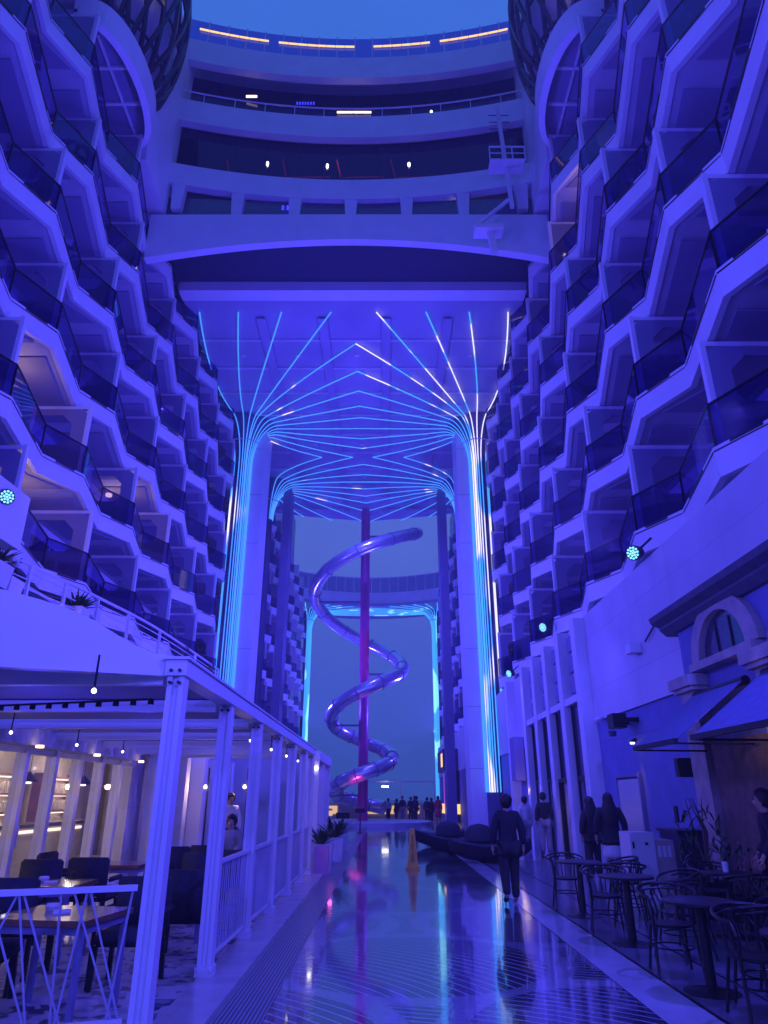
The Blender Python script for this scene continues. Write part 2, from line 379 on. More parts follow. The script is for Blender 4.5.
# ---------------------------------------------------------------- balcony facades
PER, REC, D0, D1 = 4.2, 2.85, 7.3, 7.9
DB = 9.6                         # back wall distance from centre line
def balcony_parts(s):
    X = lambda d: s * (d - D0)   # local: outward (away from centre) along s
    pr = [(0, 0), (D1 - D0, REC), (0, PER)]
    f = {}
    b = MB()
    # leaning parapet band following the saw-tooth
    for (a, c) in zip(pr[:-1], pr[1:]):
        v = []
        for (d, y) in (a, c):
            v += [(s * (d + .03), y, -.58), (s * (d + .16), y, -.58), (s * (d + .13), y, 0), (s * d, y, 0)]
        b.add(v, [(0, 1, 2, 3), (7, 6, 5, 4), (0, 4, 5, 1), (1, 5, 6, 2), (2, 6, 7, 3), (3, 7, 4, 0)])
    back = DB - D0
    # soffit ribs that frame the recessed ceiling panel
    f['balcony'] = b.mesh('balcony', 'white')
    b = MB(); b.prism([(s * .17, 0), (s * (D1 - D0 + .17), REC), (s * .17, PER), (s * back, PER), (s * back, 0)], -.56, -.40)
    f['floor_slab'] = b.mesh('floor_slab', 'part')
    g = MB()
    for (a, c) in zip(pr[:-1], pr[1:]):
        g.bar((s * (a[0] + .07), a[1] + .02, .455), (s * (c[0] + .07), c[1] - .02, .455), .02, .85)
    f['glass_railing'] = g.mesh('glass_railing', 'glassd')
    h = MB()
    for (a, c) in zip(pr[:-1], pr[1:]):
        h.bar((s * (a[0] + .07), a[1], .89), (s * (c[0] + .07), c[1], .89), .05, .03)
        h.bar((s * (a[0] + .0), a[1] + .02, -.085), (s * (c[0] + .0), c[1] - .02, -.085), .022, .022)
        p0 = Vector((s * a[0], a[1], -.03)); p1 = Vector((s * c[0], c[1], -.03)); h.bar(p0.lerp(p1, .3), p0.lerp(p1, .75), .026, .045)
        for t in (0, 1):
            q = Vector((s * (a[0] + .07), a[1], 0)).lerp(Vector((s * (c[0] + .07), c[1], 0)), t)
            h.box(q.x - .02, q.x + .02, q.y - .02, q.y + .02, 0, .88)
    f['handrail'] = h.mesh('handrail', 'black')
    # partition with rounded opening
    p = MB(); zt = 2.28; zb = -.40
    outer = []; inner = []
    def P(t): return t
    o4 = [(.16, zb), (back, zb), (back, zt), (.16, zt)]
    rect = lambda x0, x1, z0, z1, c: [(x0 + c, z0), (x1 - c, z0), (x1, z0 + c), (x1, z1 - c), (x1 - c, z1), (x0 + c * 2, z1), (x0, z1 - c * 2), (x0, z0 + c)]
    ou = [((.16 + back) / 2 - .4, zb), ((.16 + back) / 2 + .4, zb), (back, zb), (back, zt), (back - .2, zt), (.3, zt), (.16, zt), (.16, zb)]
    ou = [(.4, zb), (back - .2, zb), (back, zb + .2), (back, zt - .2), (back - .2, zt), (.6, zt), (.16, zt - .3), (.16, zb + .2)]
    inn = rect(.62, back - .35, .95, 1.95, .16)
    p.loop(ou, inn, -.06, .06, lambda a, c, z: (s * a, z, c))
    f['partition'] = p.mesh('partition', 'soffit')
    e = MB(); e.box(*sorted((s * .12, s * .22)), -.065, .065, zb, zt); e.box(*sorted((s * .22, s * (back - .1))), -.062, .062, zt - .12, zt - .02); f['partition_edge'] = e.mesh('partition_edge', 'white')
    q = MB()
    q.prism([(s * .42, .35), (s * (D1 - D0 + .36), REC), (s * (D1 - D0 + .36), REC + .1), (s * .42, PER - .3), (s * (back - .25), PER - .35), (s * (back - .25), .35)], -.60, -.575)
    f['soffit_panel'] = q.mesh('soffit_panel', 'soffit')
    d = MB(); d.box(s * back - s * .03, s * back - s * .09, .5, 3.2, -.45, 1.75)
    f['balcony_door'] = d.mesh('balcony_door', 'glassb'); f['curtain_door'] = d.mesh('balcony_door', 'curtain')
    c = MB()
    for y in (.45, 1.8, 3.2): c.box(s * back - s * .09, s * back - s * .13, y - .04, y + .04, -.45, 1.8)
    c.box(s * back - s * .09, s * back - s * .13, .41, 3.24, 1.75, 1.82)
    f['door_frame'] = c.mesh('door_frame', 'white')
    return f
ZR = [7.45 + 2.87 * k for k in range(7)]
for s, nm, lab in ((-1, 'left', 'tall white ship cabin block with zigzag balconies behind the pergola and left lit column'),
                   (1, 'right', 'tall white ship cabin block with zigzag balconies above the pale wall and awnings')):
    blk = empty('cabin_block', (0, 0, 0), 0, lab, 'building', 'cabin blocks lining the promenade')
    f = balcony_parts(s)
    MB().box(*sorted((side_x(s, DB), side_x(s, DB + 8))), -8, 80, 0, 33.5).build('wall', 'white2', blk)
    cells = []
    for k in range(7):
        y0 = (11.0 if k % 2 == 0 else 9.7) - 2 * PER
        y = y0
        while y < 76:
            if not (k == 6 and y > 10.5) and not (k >= 5 and y > 24 and y < 50 and False):
                cells.append((y + PER / 2, k, y))
            y += PER
    cells.sort(key=lambda c: (c[0] ** 2 + (ZR[c[1]]) ** 2))
    near, far = cells[:96], cells[96:]
    warmset = {(-1, 1, 22.3), (-1, 0, 15.2), (1, 4, 15.2), (-1, 1, 13.9)}
    for (_, k, y) in near:
        o = bpy.data.objects.new('balcony', f['balcony']); col.objects.link(o); o.parent = blk
        o.location = (side_x(s, D0), y, ZR[k])
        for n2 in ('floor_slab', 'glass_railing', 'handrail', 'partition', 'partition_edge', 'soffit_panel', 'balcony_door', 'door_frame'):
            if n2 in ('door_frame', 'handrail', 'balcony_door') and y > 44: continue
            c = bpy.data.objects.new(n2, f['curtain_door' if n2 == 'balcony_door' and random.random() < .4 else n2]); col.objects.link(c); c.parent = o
        if any(ws == s and wk == k and abs(wy - y) < .3 for ws, wk, wy in warmset):
            lo = bpy.data.objects.new('ceiling_lamp', MB().lathe([(.12, 1.9), (.12, 2.0)], (s * 1.9, 2, .15), 12).mesh('ceiling_lamp', 'warm')); col.objects.link(lo); lo.parent = o
            lamp('POINT', (side_x(s, D0 + 1.3), y + 2, ZR[k] + 1.6), 16, (1, .62, .36), .1)
    # remaining far balconies as one part
    b = MB(); g = MB()
    for (_, k, y) in far:
        for key, dst in (('balcony', b), ('floor_slab', b), ('partition', b), ('partition_edge', b), ('glass_railing', g)):
            me = f[key]; off = Vector((side_x(s, D0), y, ZR[k]))
            dst.add([v.co + off for v in me.vertices], [tuple(p.vertices) for p in me.polygons])
    if far:
        o = b.build('balcony_rows', 'white', blk); o['kind'] = 'stuff'
        o = g.build('far_glass_railing', 'glassd', blk); o['kind'] = 'stuff'
    # curved bay under the lattice pod
    bm_ = MB(); n = 28; cy = 16.3; rim_o = []; 
    for i in range(n + 1):
        a = math.pi * i / n
        rim_o.append((D0 + .75 - 1.25 * math.sin(a) ** .8, cy - 2.35 * math.cos(a)))
    pts = rim_o
    for (a, c) in zip(pts[:-1], pts[1:]):
        v = []
        for (d, y) in (a, c):
            v += [(side_x(s, d), y, 24.0), (side_x(s, d + .22), y, 23.9), (side_x(s, d + .3), y, 25.0), (side_x(s, d - .05), y, 25.0)]
        bm_.add(v, [(0, 1, 2, 3), (7, 6, 5, 4), (0, 4, 5, 1), (1, 5, 6, 2), (2, 6, 7, 3), (3, 7, 4, 0)])
    bm_.build('curved_bay_rim', 'white', blk, True)
    b = MB(); b.prism([(side_x(s, d + .15), y) for d, y in pts] + [(side_x(s, DB), cy + 2.35), (side_x(s, DB), cy - 2.35)], 24.35, 24.5); b.build('curved_bay_floor', 'soffit', blk)
    b = MB()
    for yy in (15.7, 17.0): b.bar((side_x(s, D0 - .1), yy, 24.3), (side_x(s, DB), yy, 24.3), .1, .1)
    b.bar((side_x(s, D0 + .5), 14.6, 24.3), (side_x(s, D0 + .5), 18.6, 24.3), .08, .08)
    b.build('bay_rib', 'white', blk)
    # plain white side walls running up to the bridge
    b = MB(); b.prism([(18.7, 23.6), (27, 23.0), (27, 33.4), (18.9, 33.4), (18.3, 26)], D0 + .15, D0 + 2.4, lambda a, c, z: (side_x(s, z), a, c)); b.build('end_wall', 'white', blk)
    b = MB(); b.box(*sorted((side_x(s, D0 + .6), side_x(s, DB))), -8, 18.7, 27.2, 33.4); b.build('upper_wall', 'white2', blk)
    # underside ledge under the lowest balcony row
    b = MB(); b.box(*sorted((side_x(s, D0 + .45), side_x(s, DB))), -8, 79, 6.42, 6.70); b.build('ledge', 'white2', blk)

# ---------------------------------------------------------------- lattice pods
for s, lab in ((-1, 'dark lattice pod bulging over the top left balconies'), (1, 'dark lattice pod bulging over the top right balconies')):
    t = empty('lattice_pod', (side_x(s, 8.35), 17.3, 30.3), 0, lab, 'pod', 'lattice pods at the top')
    rx, ry, rz = 1.95, 2.7, 5.6
    pt = lambda th, ph, k=1: (rx * k * math.cos(ph) * math.cos(th), ry * k * math.cos(ph) * math.sin(th), rz * k * math.sin(ph))
    b = MB(); n, m = 24, 14
    vs = [pt(2 * math.pi * i / n, -1.45 + 2.9 * j / m, .80) for j in range(m + 1) for i in range(n)]
    fs = [(j * n + i, j * n + (i + 1) % n, (j + 1) * n + (i + 1) % n, (j + 1) * n + i) for j in range(m) for i in range(n)]
    b.add(vs, fs); b.build('inner_shell', 'part', t, True)
    for d in (-1, 1):
        b = MB()
        for i in range(18):
            b.tube([pt(2 * math.pi * i / 18 + d * 1.1 * u, -1.35 + 2.7 * u) for u in [j / 16 for j in range(17)]], .095, 5)
        b.build('diagonal_ribs', 'black', t)
    b = MB()
    for ph in (-1.3, -1.0, -.7, -.35, 0, .35, .7):
        b.tube([pt(2 * math.pi * i / 28, ph, 1.0) for i in range(28)], .06, 5, closed=True)
    b.build('ring_ribs', 'black', t)
    for (th, ph) in ((3.8, -.25), (4.3, -.5), (5.2, -.45), (4.9, -.1), (5.7, -.3)):
        MB().lathe([(.07, -.14), (.07, .14)], pt(th, ph, 1.0), 8).build('pod_lamp', 'warm', t)

# ---------------------------------------------------------------- bridge across the top
br = empty('bridge_building', (XC, 22, 22), 0, 'curved multi-deck white bridge spanning between the cabin blocks at the top', 'bridge')
def loc(o): o.location = (-XC, -22, -22); return o
HW = 7.9
def arc_y(x, ys, sag): return ys + sag * (1 - ((x - XC) / HW) ** 2)
def arc_band(b, z0, z1, ys=20.9, sag=1.0, depth=.3, seg=28, x0=-HW, x1=HW, off=0, haunch=0):
    xs = [XC + x0 + (x1 - x0) * i / seg for i in range(seg + 1)]
    for a, c in zip(xs[:-1], xs[1:]):
        v = []
        for x in (a, c):
            y = arc_y(x, ys, sag) + off; h = haunch * ((x - XC) / HW) ** 2
            v += [(x, y, z0 - h), (x, y + depth, z0 - h), (x, y + depth, z1 - h * .55 * (1 if haunch else 0)), (x, y, z1 - h * .55)]
        b.add(v, [(0, 1, 2, 3), (7, 6, 5, 4), (0, 4, 5, 1), (1, 5, 6, 2), (2, 6, 7, 3), (3, 7, 4, 0)])
b = MB(); arc_band(b, 22.85, 24.2, depth=.35, haunch=1.9); loc(b.build('lower_beam', 'white', br, True))
b = MB(); arc_band(b, 25.05, 26.15, depth=.35); loc(b.build('fascia', 'white', br, True))
b = MB(); arc_band(b, 28.7, 30.0, depth=.35); loc(b.build('fascia', 'white', br, True))
b = MB(); arc_band(b, 32.55, 33.95, depth=.35); loc(b.build('fascia', 'white', br, True))
b = MB(); arc_band(b, 24.1, 25.1, depth=.1, off=.25, haunch=1.3); loc(b.build('window_band', 'glassb', br))
b = MB(); arc_band(b, 26.1, 28.75, depth=.08, off=.45); loc(b.build('window_band', 'glassbr', br))
b = MB(); arc_band(b, 29.9, 32.6, depth=.08, off=.9); loc(b.build('window_band', 'glassbr', br))
b = MB(); arc_band(b, 33.95, 35.5, depth=.04, off=.15); loc(b.build('glass_balustrade', 'glassd', br))
for z, o_ in ((26.1, 0), (29.95, 0), (33.85, 0)):
    b = MB(); arc_band(b, z - .22, z, depth=3.6, off=.1); loc(b.build('deck_slab', 'white2', br))
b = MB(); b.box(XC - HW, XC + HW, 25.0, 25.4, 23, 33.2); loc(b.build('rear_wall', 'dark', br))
b = MB()
for i in range(-3, 4):
    x = XC + i * 2.35; y = arc_y(x, 20.9, 1.0)
    b = MB(); b.prism([(x - .2, 23.7), (x + .2, 23.7), (x + .28, 25.2), (x - .28, 25.2)], y + .02, y + .3, lambda a, c, z: (a, z, c))
    loc(b.build('window_pier', 'white', br))
b = MB()
for i in range(-9, 10):
    x = XC + i * .85; y = arc_y(x, 20.9, 1.0)
    b = MB(); b.bar((x, y + .12, 33.95), (x, y + .12, 35.55), .05); loc(b.build('balustrade_post', 'white', br))
b = MB()
for i in range(-6, 7):
    x = XC + i * 1.25; y = arc_y(x, 20.9, 1.0)
    b.bar((x, y + .5, 26.2), (x, y + .5, 28.7), .05, .05); b.bar((x, y + .95, 30), (x, y + .95, 32.5), .05, .05)
loc(b.build('mullion', 'steel', br))
b = MB()
pp = [(XC - HW + i * HW / 12, arc_y(XC - HW + i * HW / 12, 20.9, 1.0) + .08, 30.6) for i in range(25)]
b.tube(pp, .035, 6)
for p in pp[::2]: b.bar((p[0], p[1], 30.0), p, .03)
loc(b.build('handrail', 'white', br))
b = MB()  # glowing dashes standing in for a yellow reflection on the balustrade glass
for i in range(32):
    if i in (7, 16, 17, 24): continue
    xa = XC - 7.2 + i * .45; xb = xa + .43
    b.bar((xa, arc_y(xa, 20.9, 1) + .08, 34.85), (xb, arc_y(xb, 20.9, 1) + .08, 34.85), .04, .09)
loc(b.build('balustrade_glint', 'yellowglow', br))
b = MB()
for (x, z) in ((-4.9, 30.2), (-2.4, 30.3), (.9, 30.3), (-5.1, 26.8), (-2.5, 26.9), (1.1, 26.9), (3.2, 24.3), (2.2, 30.6)):
    b.lathe([(.05, -.08), (.05, .08)], (x, arc_y(x, 20.9, 1) + .40 if z < 29 else arc_y(x, 20.9, 1) + .84, z + .5), 8)
loc(b.build('wall_lamp', 'bulb', br))
b = MB(); b.box(-2.2, -.6, 22.68, 22.73, 31.3, 31.37); b.box(-6.4, -5.9, 22.2, 22.25, 31.7, 31.8); loc(b.build('interior_strip_light', 'warm', br))
b = MB()
for i in range(7): b.box(-4.1 + i * .13, -4.03 + i * .13, 22.5, 22.53, 31.6, 31.76)
for i in range(4): b.box(-4.3 + i * .2, -4.2 + i * .2, 21.90, 21.92, 24.45, 24.7)
loc(b.build('blue_sign', 'neonb', br))
b = MB()
for x in (-6.1, -3.6, -1.2, 1.2):
    b.bar((x - .6, 22.45, 26.9), (x + 1.2, 22.45, 26.95), .03); b.bar((x - .7, 22.45, 26.9), (x - .9, 22.40, 27.9), .035)
loc(b.build('red_cove_light', 'redled', br))
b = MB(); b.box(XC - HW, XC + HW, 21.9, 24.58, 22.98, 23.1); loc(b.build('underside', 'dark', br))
# access platform and mast on the right end of the bridge
t = empty('maintenance_gantry', (4.9, 20.6, 24), 0, 'white steel access mast with small mesh platforms at the right end of the bridge', 'gantry')
def rel(b, name, m, par, sm=False):
    o = b.build(name, m, par, sm); o.location = -Vector(par.location); return o
b = MB(); b.bar((5.0, 20.3, 22.9), (4.75, 20.3, 28.4), .14); rel(b, 'mast', 'white', t)
b = MB(); b.box(4.2, 5.6, 19.9, 20.6, 25.0, 25.06)
for x in (4.2, 4.7, 5.1, 5.6): b.bar((x, 19.9, 25), (x, 19.9, 25.7), .04)
b.bar((4.2, 19.9, 25.7), (5.6, 19.9, 25.7), .05); b.bar((4.2, 19.9, 25.35), (5.6, 19.9, 25.35), .03)
rel(b, 'platform', 'white', t)
b = MB(); b.box(3.5, 4.6, 20.3, 20.9, 21.9, 22.1); b.bar((4.1, 20.6, 21.9), (4.25, 20.6, 20.9), .22); b.bar((3.5, 20.4, 22.0), (4.9, 20.4, 23.4), .12); rel(b, 'bracket', 'white', t)
b = MB()
for i in range(7): b.bar((4.35, 20.3, 25.6 + i * .4), (5.2, 20.3, 25.6 + i * .4), .025)
rel(b, 'rungs', 'steel', t)

# ---------------------------------------------------------------- canopy
ZC = 22.6
cp = empty('canopy_roof', (XC, 38, ZC), 0, 'flat white ribbed canopy roof traced with fanning blue light lines', 'canopy')
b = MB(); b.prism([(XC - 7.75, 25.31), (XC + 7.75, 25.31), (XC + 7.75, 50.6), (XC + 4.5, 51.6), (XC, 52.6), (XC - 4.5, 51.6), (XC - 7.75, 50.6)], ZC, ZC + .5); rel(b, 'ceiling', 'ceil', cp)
b = MB(); b.box(XC - 7.75, XC + 7.75, 24.6, 25.3, ZC - .08, ZC + .5); rel(b, 'fascia', 'white', cp)
b = MB()
for i, y in enumerate([28.2 + 2.4 * k for k in range(10)]): b.box(XC - 7.7, XC + 7.7, y, y + .12, ZC - .10, ZC - .003)
rel(b, 'cross_ribs', 'white2', cp)
b = MB()
for x in (-4.4, -1.5, 1.5, 4.4): b.box(XC + x - .22, XC + x + .22, 26.5, 50.5, ZC - .14, ZC - .103)
rel(b, 'long_ribs', 'ceil', cp)
b = MB()
for x, y in [(XC + dx, y) for dx in (-5.8, -3, 0, 3, 5.8) for y in (29.6, 34.5, 39.2, 44, 48)]: b.lathe([(.12, -.05), (.12, -.003)], (x, y, ZC), 12)
rel(b, 'recessed_light', 'white2', cp)

def bez(p0, p1, p2, n=14):
    return [Vector(p0) * (1 - t) ** 2 + Vector(p1) * 2 * t * (1 - t) + Vector(p2) * t * t for t in [i / n for i in range(n + 1)]]
front_c = (5.9+1.2, 37.0)   # distance from centre line, y  (shaft centre)
CHEV = [28.4, 30.8, 32.7, 34.3, 35.6, 36.9, 38.2, 39.5]
RCHEV = [41.8, 43.4, 44.6, 45.8, 47.1, 48.4, 50.1, 52.1]
ENDS = [(7.15, 26.0), (5.35, 26.0), (3.35, 26.0), (1.05, 26.0)]
def column(s, d, y0, targets, lab, slab_d, shaft_r=.52, zb=1.9, ztop=ZC, light=True, whiteset=(), seg=1.0):
    cx = side_x(s, d)
    t = empty('light_column', (cx, y0, 0), 0, lab, 'column', 'lit columns carrying the canopies')
    # shaft flares at the top
    prof = [(shaft_r, 0), (shaft_r, ztop - 2.6 * seg)] + [(shaft_r + 1.5 * seg * (1 - math.cos(a)), ztop - 2.6 * seg + 2.55 * seg * math.sin(a)) for a in [math.pi / 2 * i / 8 for i in range(1, 8)]]
    MB().lathe(prof, (0, 0, 0), 32).build('shaft', 'shaft', t, True)
    if slab_d:
        a, c = sorted((side_x(s, slab_d[0]) - cx, side_x(s, slab_d[1]) - cx))
        MB().box(a, c, -.05, 2.0, 0, ztop - .01).build('blade_wall', 'white', t)
        m = MB()
        for z in range(3, int(ztop), 3): m.box(a - .004, c + .004, -.056, -.045, z, z + .02)
        m.build('panel_joint', 'soffit', t)
    MB().tube([((shaft_r + .42) * math.cos(q), (shaft_r + .42) * math.sin(q), ztop - 1.35 * seg) for q in [2 * math.pi * i / 32 for i in range(32)]], .035, 6, closed=True).build('collar', 'white', t)
    for i, (ang, pts) in enumerate(targets):
        ca, sa = math.cos(ang) * -s, math.sin(ang)
        r0 = shaft_r + .03
        line = [(r0 * ca, r0 * sa, zb), (r0 * ca, r0 * sa, ztop - 2.7 * seg)]
        for q in [math.pi / 2 * k / 9 for k in range(1, 10)]:
            rr = r0 + (1.45 * seg) * (1 - math.cos(q)) ; line.append((rr * ca, rr * sa, ztop - 2.7 * seg + 2.54 * seg * math.sin(q)))
        e = Vector(line[-1])
        if pts:
            tg = [Vector((side_x(s, p[0]) - cx, p[1] - y0, ztop - .16)) for p in pts]
            L = (tg[0] - e).length
            c1 = e + Vector((ca, sa, 0)) * L * .36
            line += bez(e, c1, tg[0])[1:]
            line += tg[1:]
        MB().tube(line, .030 if seg == 1 else .042, 6).build('light_strip', 'ledg' if seg < 1 else ('ledw' if i in whiteset else 'led'), t)
    return t
def fr_targets():
    # angle measured from direction towards the centre line (0) ; negative = towards camera
    T = []
    for a, (d, y) in zip((-1.78, -1.48, -1.26, -1.08), ENDS): T.append((a, [(d, y)]))
    for i, y in enumerate(CHEV): T.append((-.98 + .20 * i, [(0, y)]))
    T.append((.66, [(.65, 40.75)])); T.append((.90, [(2.7, 40.75)]))
    for a in (-2.45, -2.8, 3.1): T.append((a, [(7.6, 35.0 - (a + 2.45) * 3)] if a < 0 else []))
    return T
for s, lab, ws in ((-1, 'nearer left lit column with blue light lines fanning into the canopy', ()),
                   (1, 'nearer right lit column with whitish light lines fanning into the canopy', (0, 1, 2, 3, 4, 5, 14, 15, 16))):
    column(s, 7.0, 36.9, fr_targets(), lab, (5.72, 6.75), whiteset=ws)
def rr_targets():
    T = [(-1.15, [(2.7, 40.75)]), (-.88, [(.65, 40.75)])]
    for i, y in enumerate(RCHEV): T.append((-.68 + .2 * i, [(0, y)] if y < 51.5 else [(.3, 52.2)]))
    T.append((1.1, [(2.8, 52.0)])); T.append((1.4, [(5.0, 51.2)]))
    return T
for s, lab in ((-1, 'farther left dark blade column under the rear half of the canopy'), (1, 'farther right dark blade column under the rear half of the canopy')):
    t = column(s, 6.85, 45.6, rr_targets(), lab, (5.3, 5.85), shaft_r=.3, zb=19.9)
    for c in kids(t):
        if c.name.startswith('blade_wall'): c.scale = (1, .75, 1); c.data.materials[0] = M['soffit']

# far portal: fans with their own ceiling and glazed bridge
fp = empty('far_bridge', (XC, 78, 21.4), 0, 'distant arched bridge with glass walkway closing the promenade behind the slide', 'bridge')
Z2 = 21.5
def yb(x, sag=2.6, y=73): return y + sag * (1 - ((x - XC) / 8.2) ** 2)
def far_band(b, z0, z1, depth, off=0, sag=2.6):
    xs = [XC - 8.2 + 16.4 * i / 20 for i in range(21)]
    for a, c in zip(xs[:-1], xs[1:]):
        v = []
        for x in (a, c):
            y = yb(x, sag) + off; v += [(x, y, z0), (x, y + depth, z0), (x, y + depth, z1), (x, y, z1)]
        b.add(v, [(0, 1, 2, 3), (7, 6, 5, 4), (0, 4, 5, 1), (1, 5, 6, 2), (2, 6, 7, 3), (3, 7, 4, 0)])
b = MB(); far_band(b, Z2, Z2 + .3, 6.0); rel(b, 'ceiling', 'ceil', fp)
b = MB(); far_band(b, Z2 + .3, Z2 + 1.6, 6.0, .1); rel(b, 'fascia', 'white', fp)
b = MB(); far_band(b, Z2 + 1.6, Z2 + 3.3, .1, .2); rel(b, 'glass_walkway', 'glassd', fp)
b = MB()
for i in range(17):
    x = XC - 8 + i; b.bar((x, yb(x) + .15, Z2 + 1.6), (x, yb(x) + .15, Z2 + 3.4), .08)
far_band(b, Z2 + 3.3, Z2 + 3.4, .15, .1); rel(b, 'walkway_frame', 'white', fp)
for s, lab in ((-1, 'distant left lit column of the far portal behind the slide'), (1, 'distant right lit column of the far portal behind the slide')):
    T = []
    for i in range(5): T.append((-1.6 + .22 * i, [(7.2 - i * 1.3, 73.4 + i * .4)]))
    for i in range(7): T.append((-.45 + .13 * i, [(0, 75.9 + .55 * i)]))
    column(s, 7.35, 78.2, T, lab, None, shaft_r=.42, zb=1.5, ztop=Z2, whiteset=(1, 3, 8, 9) if s < 0 else (2, 6, 7, 9), seg=.8)

# ---------------------------------------------------------------- spiral slide
SX, SY = -1.42, 50.0
pole = empty('spiral_slide', (SX, SY, 0), 0, 'tall metal tube slide spiralling round a red pole in the middle', 'slide')
MB().lathe([(.34, 0), (.34, 22.5)], (0, 0, 0), 24).build('pole', 'red', pole, True)
# keyframes (angle, z, r): angle 0 = +x(right), positive passes the front (-y) when going right->left
keys = [(0, 20.6, 4.0), (math.pi, 15.4, 3.7), (2 * math.pi, 10.1, 2.75), (3 * math.pi, 6.6, 2.25), (4 * math.pi, 4.1, 1.95), (5 * math.pi, 2.1, 1.9), (5.7 * math.pi, 1.0, 2.4)]
def interp(a):
    for (a0, z0, r0), (a1, z1, r1) in zip(keys[:-1], keys[1:]):
        if a <= a1 + 1e-9:
            t = (a - a0) / (a1 - a0); return z0 + (z1 - z0) * t, r0 + (r1 - r0) * t
def hp(a):
    z, r = interp(a); return Vector((r * math.cos(a), -r * math.sin(a), z))
AA = [5.7 * math.pi * i / 170 for i in range(171)]
MB().tube([hp(a) for a in AA], .45, 16).build('slide_tube', 'chrome', pole, True)
for i in range(4, 168, 6):
    p = hp(AA[i]); d = (hp(AA[i + 1]) - hp(AA[i - 1])).normalized(); a = d.orthogonal().normalized(); c = d.cross(a)
    MB().tube([p + (a * math.cos(q) + c * math.sin(q)) * .46 for q in [2 * math.pi * k / 16 for k in range(16)]], .04, 5, closed=True).build('flange_ring', 'soffit', pole)
for a in [math.pi * k for k in range(0, 6)]:
    p = hp(a); MB().bar((0, 0, p.z - .3), (p.x, p.y, p.z - .3), .12).build('support_arm', 'soffit', pole)
MB().lathe([(4.6, 0), (4.6, .22), (4.4, .26)], (0, 0, 0), 40).build('round_plinth', 'white', pole)
lamp('SPOT', (SX - .8, SY - 5.2, .5), 600, (1, .05, .3), .1, aim=(SX, SY, 4), spot=22)
lamp('SPOT', (SX + .8, SY - 5.0, .5), 1500, (1, .05, .4), .1, aim=(SX, SY, 13), spot=14)

# ---------------------------------------------------------------- pergola and terrace above
pg = empty('pergola', (-1.75, 6, 0), 0, 'long white pergola on square posts along the left side of the promenade', 'pergola')
PY = [5.97, 7.95, 9.95, 11.95, 13.95, 15.95, 17.6]
PZ = 2.60
for y in PY:
    b = MB(); x = -1.75
    b.box(x - .07, x - .028, y - .075, y + .075, 0, PZ); b.box(x + .028, x + .07, y - .075, y + .075, 0, PZ); b.box(x - .028, x + .028, y - .045, y + .045, 0, PZ)
    po = rel(b, 'post', 'white', pg)
    b = MB(); b.box(x - .085, x + .085, y - .09, y + .09, .05, .13)
    for dx in (-.06, .06): b.lathe([(.012, 0), (.012, .02)], (x + dx, y - .095, .1), 8)
    o = b.build('base_plate', 'white', po)
    b = MB(); 
    for z in (PZ - .12, PZ - .02):
        for q in (-.04, .04): MB().tube([(x + q * .9, y - .125, z + .06), (x + q * .9, y - .07, z + .06)], .014, 8).build('bolt', 'steel', po)
b = MB(); b.box(-1.84, -1.66, 5.87, 17.8, PZ, PZ + .13); b.box(-1.86, -1.64, 5.85, 17.8, PZ + .132, PZ + .155); rel(b, 'edge_beam', 'white', pg)
# angled front beam with curved gable fascia rising to the left
dirv = Vector((-1.55, -.6, 0)).normalized(); o0 = Vector((-1.78, 6.0, 0))
prof = [(0, 2.60), (4.6, 2.60), (4.6, 3.5), (3.2, 3.42), (2.2, 3.32), (1.7, 3.26), (1.4, 3.21), (1.15, 3.16), (.95, 3.11), (.75, 3.04), (.6, 2.96), (.45, 2.88), (.25, 2.79), (0, 2.755)]
b = MB(); b.prism(prof, -.06, .06, lambda a, c, z: tuple(o0 + dirv * a + Vector((0, 0, c)) + Vector((dirv.y, -dirv.x, 0)) * -z)); rel(b, 'gable_fascia', 'white', pg)
b = MB()
for i in range(34):
    y = 4.2 + i * .42
    xr = -1.9 if y > 6.1 else -1.9 - (6.1 - y) / .387
    if xr < -2.2 and xr > -6.1 or y > 6.1: b.bar((-6.2, y, PZ + .10), (xr, y, PZ + .10), .30, .035, up=(0, .25, 1))
rel(b, 'louvre_roof', 'part', pg)
b = MB()
for y in [y + .06 for y in PY]: b.box(-6.2, -1.88, y - .05, y + .05, PZ - .06, PZ + .06)
b.box(-6.2, -6.05, 4.9, 18, PZ - .2, PZ + .2)
rel(b, 'rafter', 'white', pg)
b = MB()
for i in range(40):
    a = Vector((-4.6, 7.4, PZ - .14)).lerp(Vector((-2.2, 6.7, PZ - .14)), i / 39)
    if i % 3 == 0: b.lathe([(.03, 0), (.03, .05)], a, 6)
b.tube([(-4.6, 7.4, PZ - .09), (-2.2, 6.7, PZ - .09)], .012, 5)
rel(b, 'cable_clips', 'black', pg)

# terrace above with curved rail
tr = empty('upper_terrace', (-4, 10, 3), 0, 'raised terrace with curved balustrade and planters above the pergola', 'terrace')
curve = [Vector(p) for p in ((-8.0, 8.0, 4.95), (-7.2, 10.3, 4.95), (-6.7, 12.5, 4.95), (-6.3, 14.8, 4.95), (-5.9, 18, 4.95), (-5.7, 24, 4.95))]
b = MB()
poly = [(p.x, p.y) for p in curve] + [(-8.6, 24), (-8.6, 8)]
b.prism(poly, 4.5, 4.92); rel(b, 'floor_slab', 'white', tr)
def spl(c, n=8):
    o = []
    for i in range(len(c) - 1):
        for k in range(n):
            t = k / n; p0 = c[max(i - 1, 0)]; p1 = c[i]; p2 = c[i + 1]; p3 = c[min(i + 2, len(c) - 1)]
            o.append(.5 * ((2 * p1) + (p2 - p0) * t + (2 * p0 - 5 * p1 + 4 * p2 - p3) * t * t + (3 * p1 - p0 - 3 * p2 + p3) * t ** 3))
    return o + [c[-1]]
cc = spl(curve)
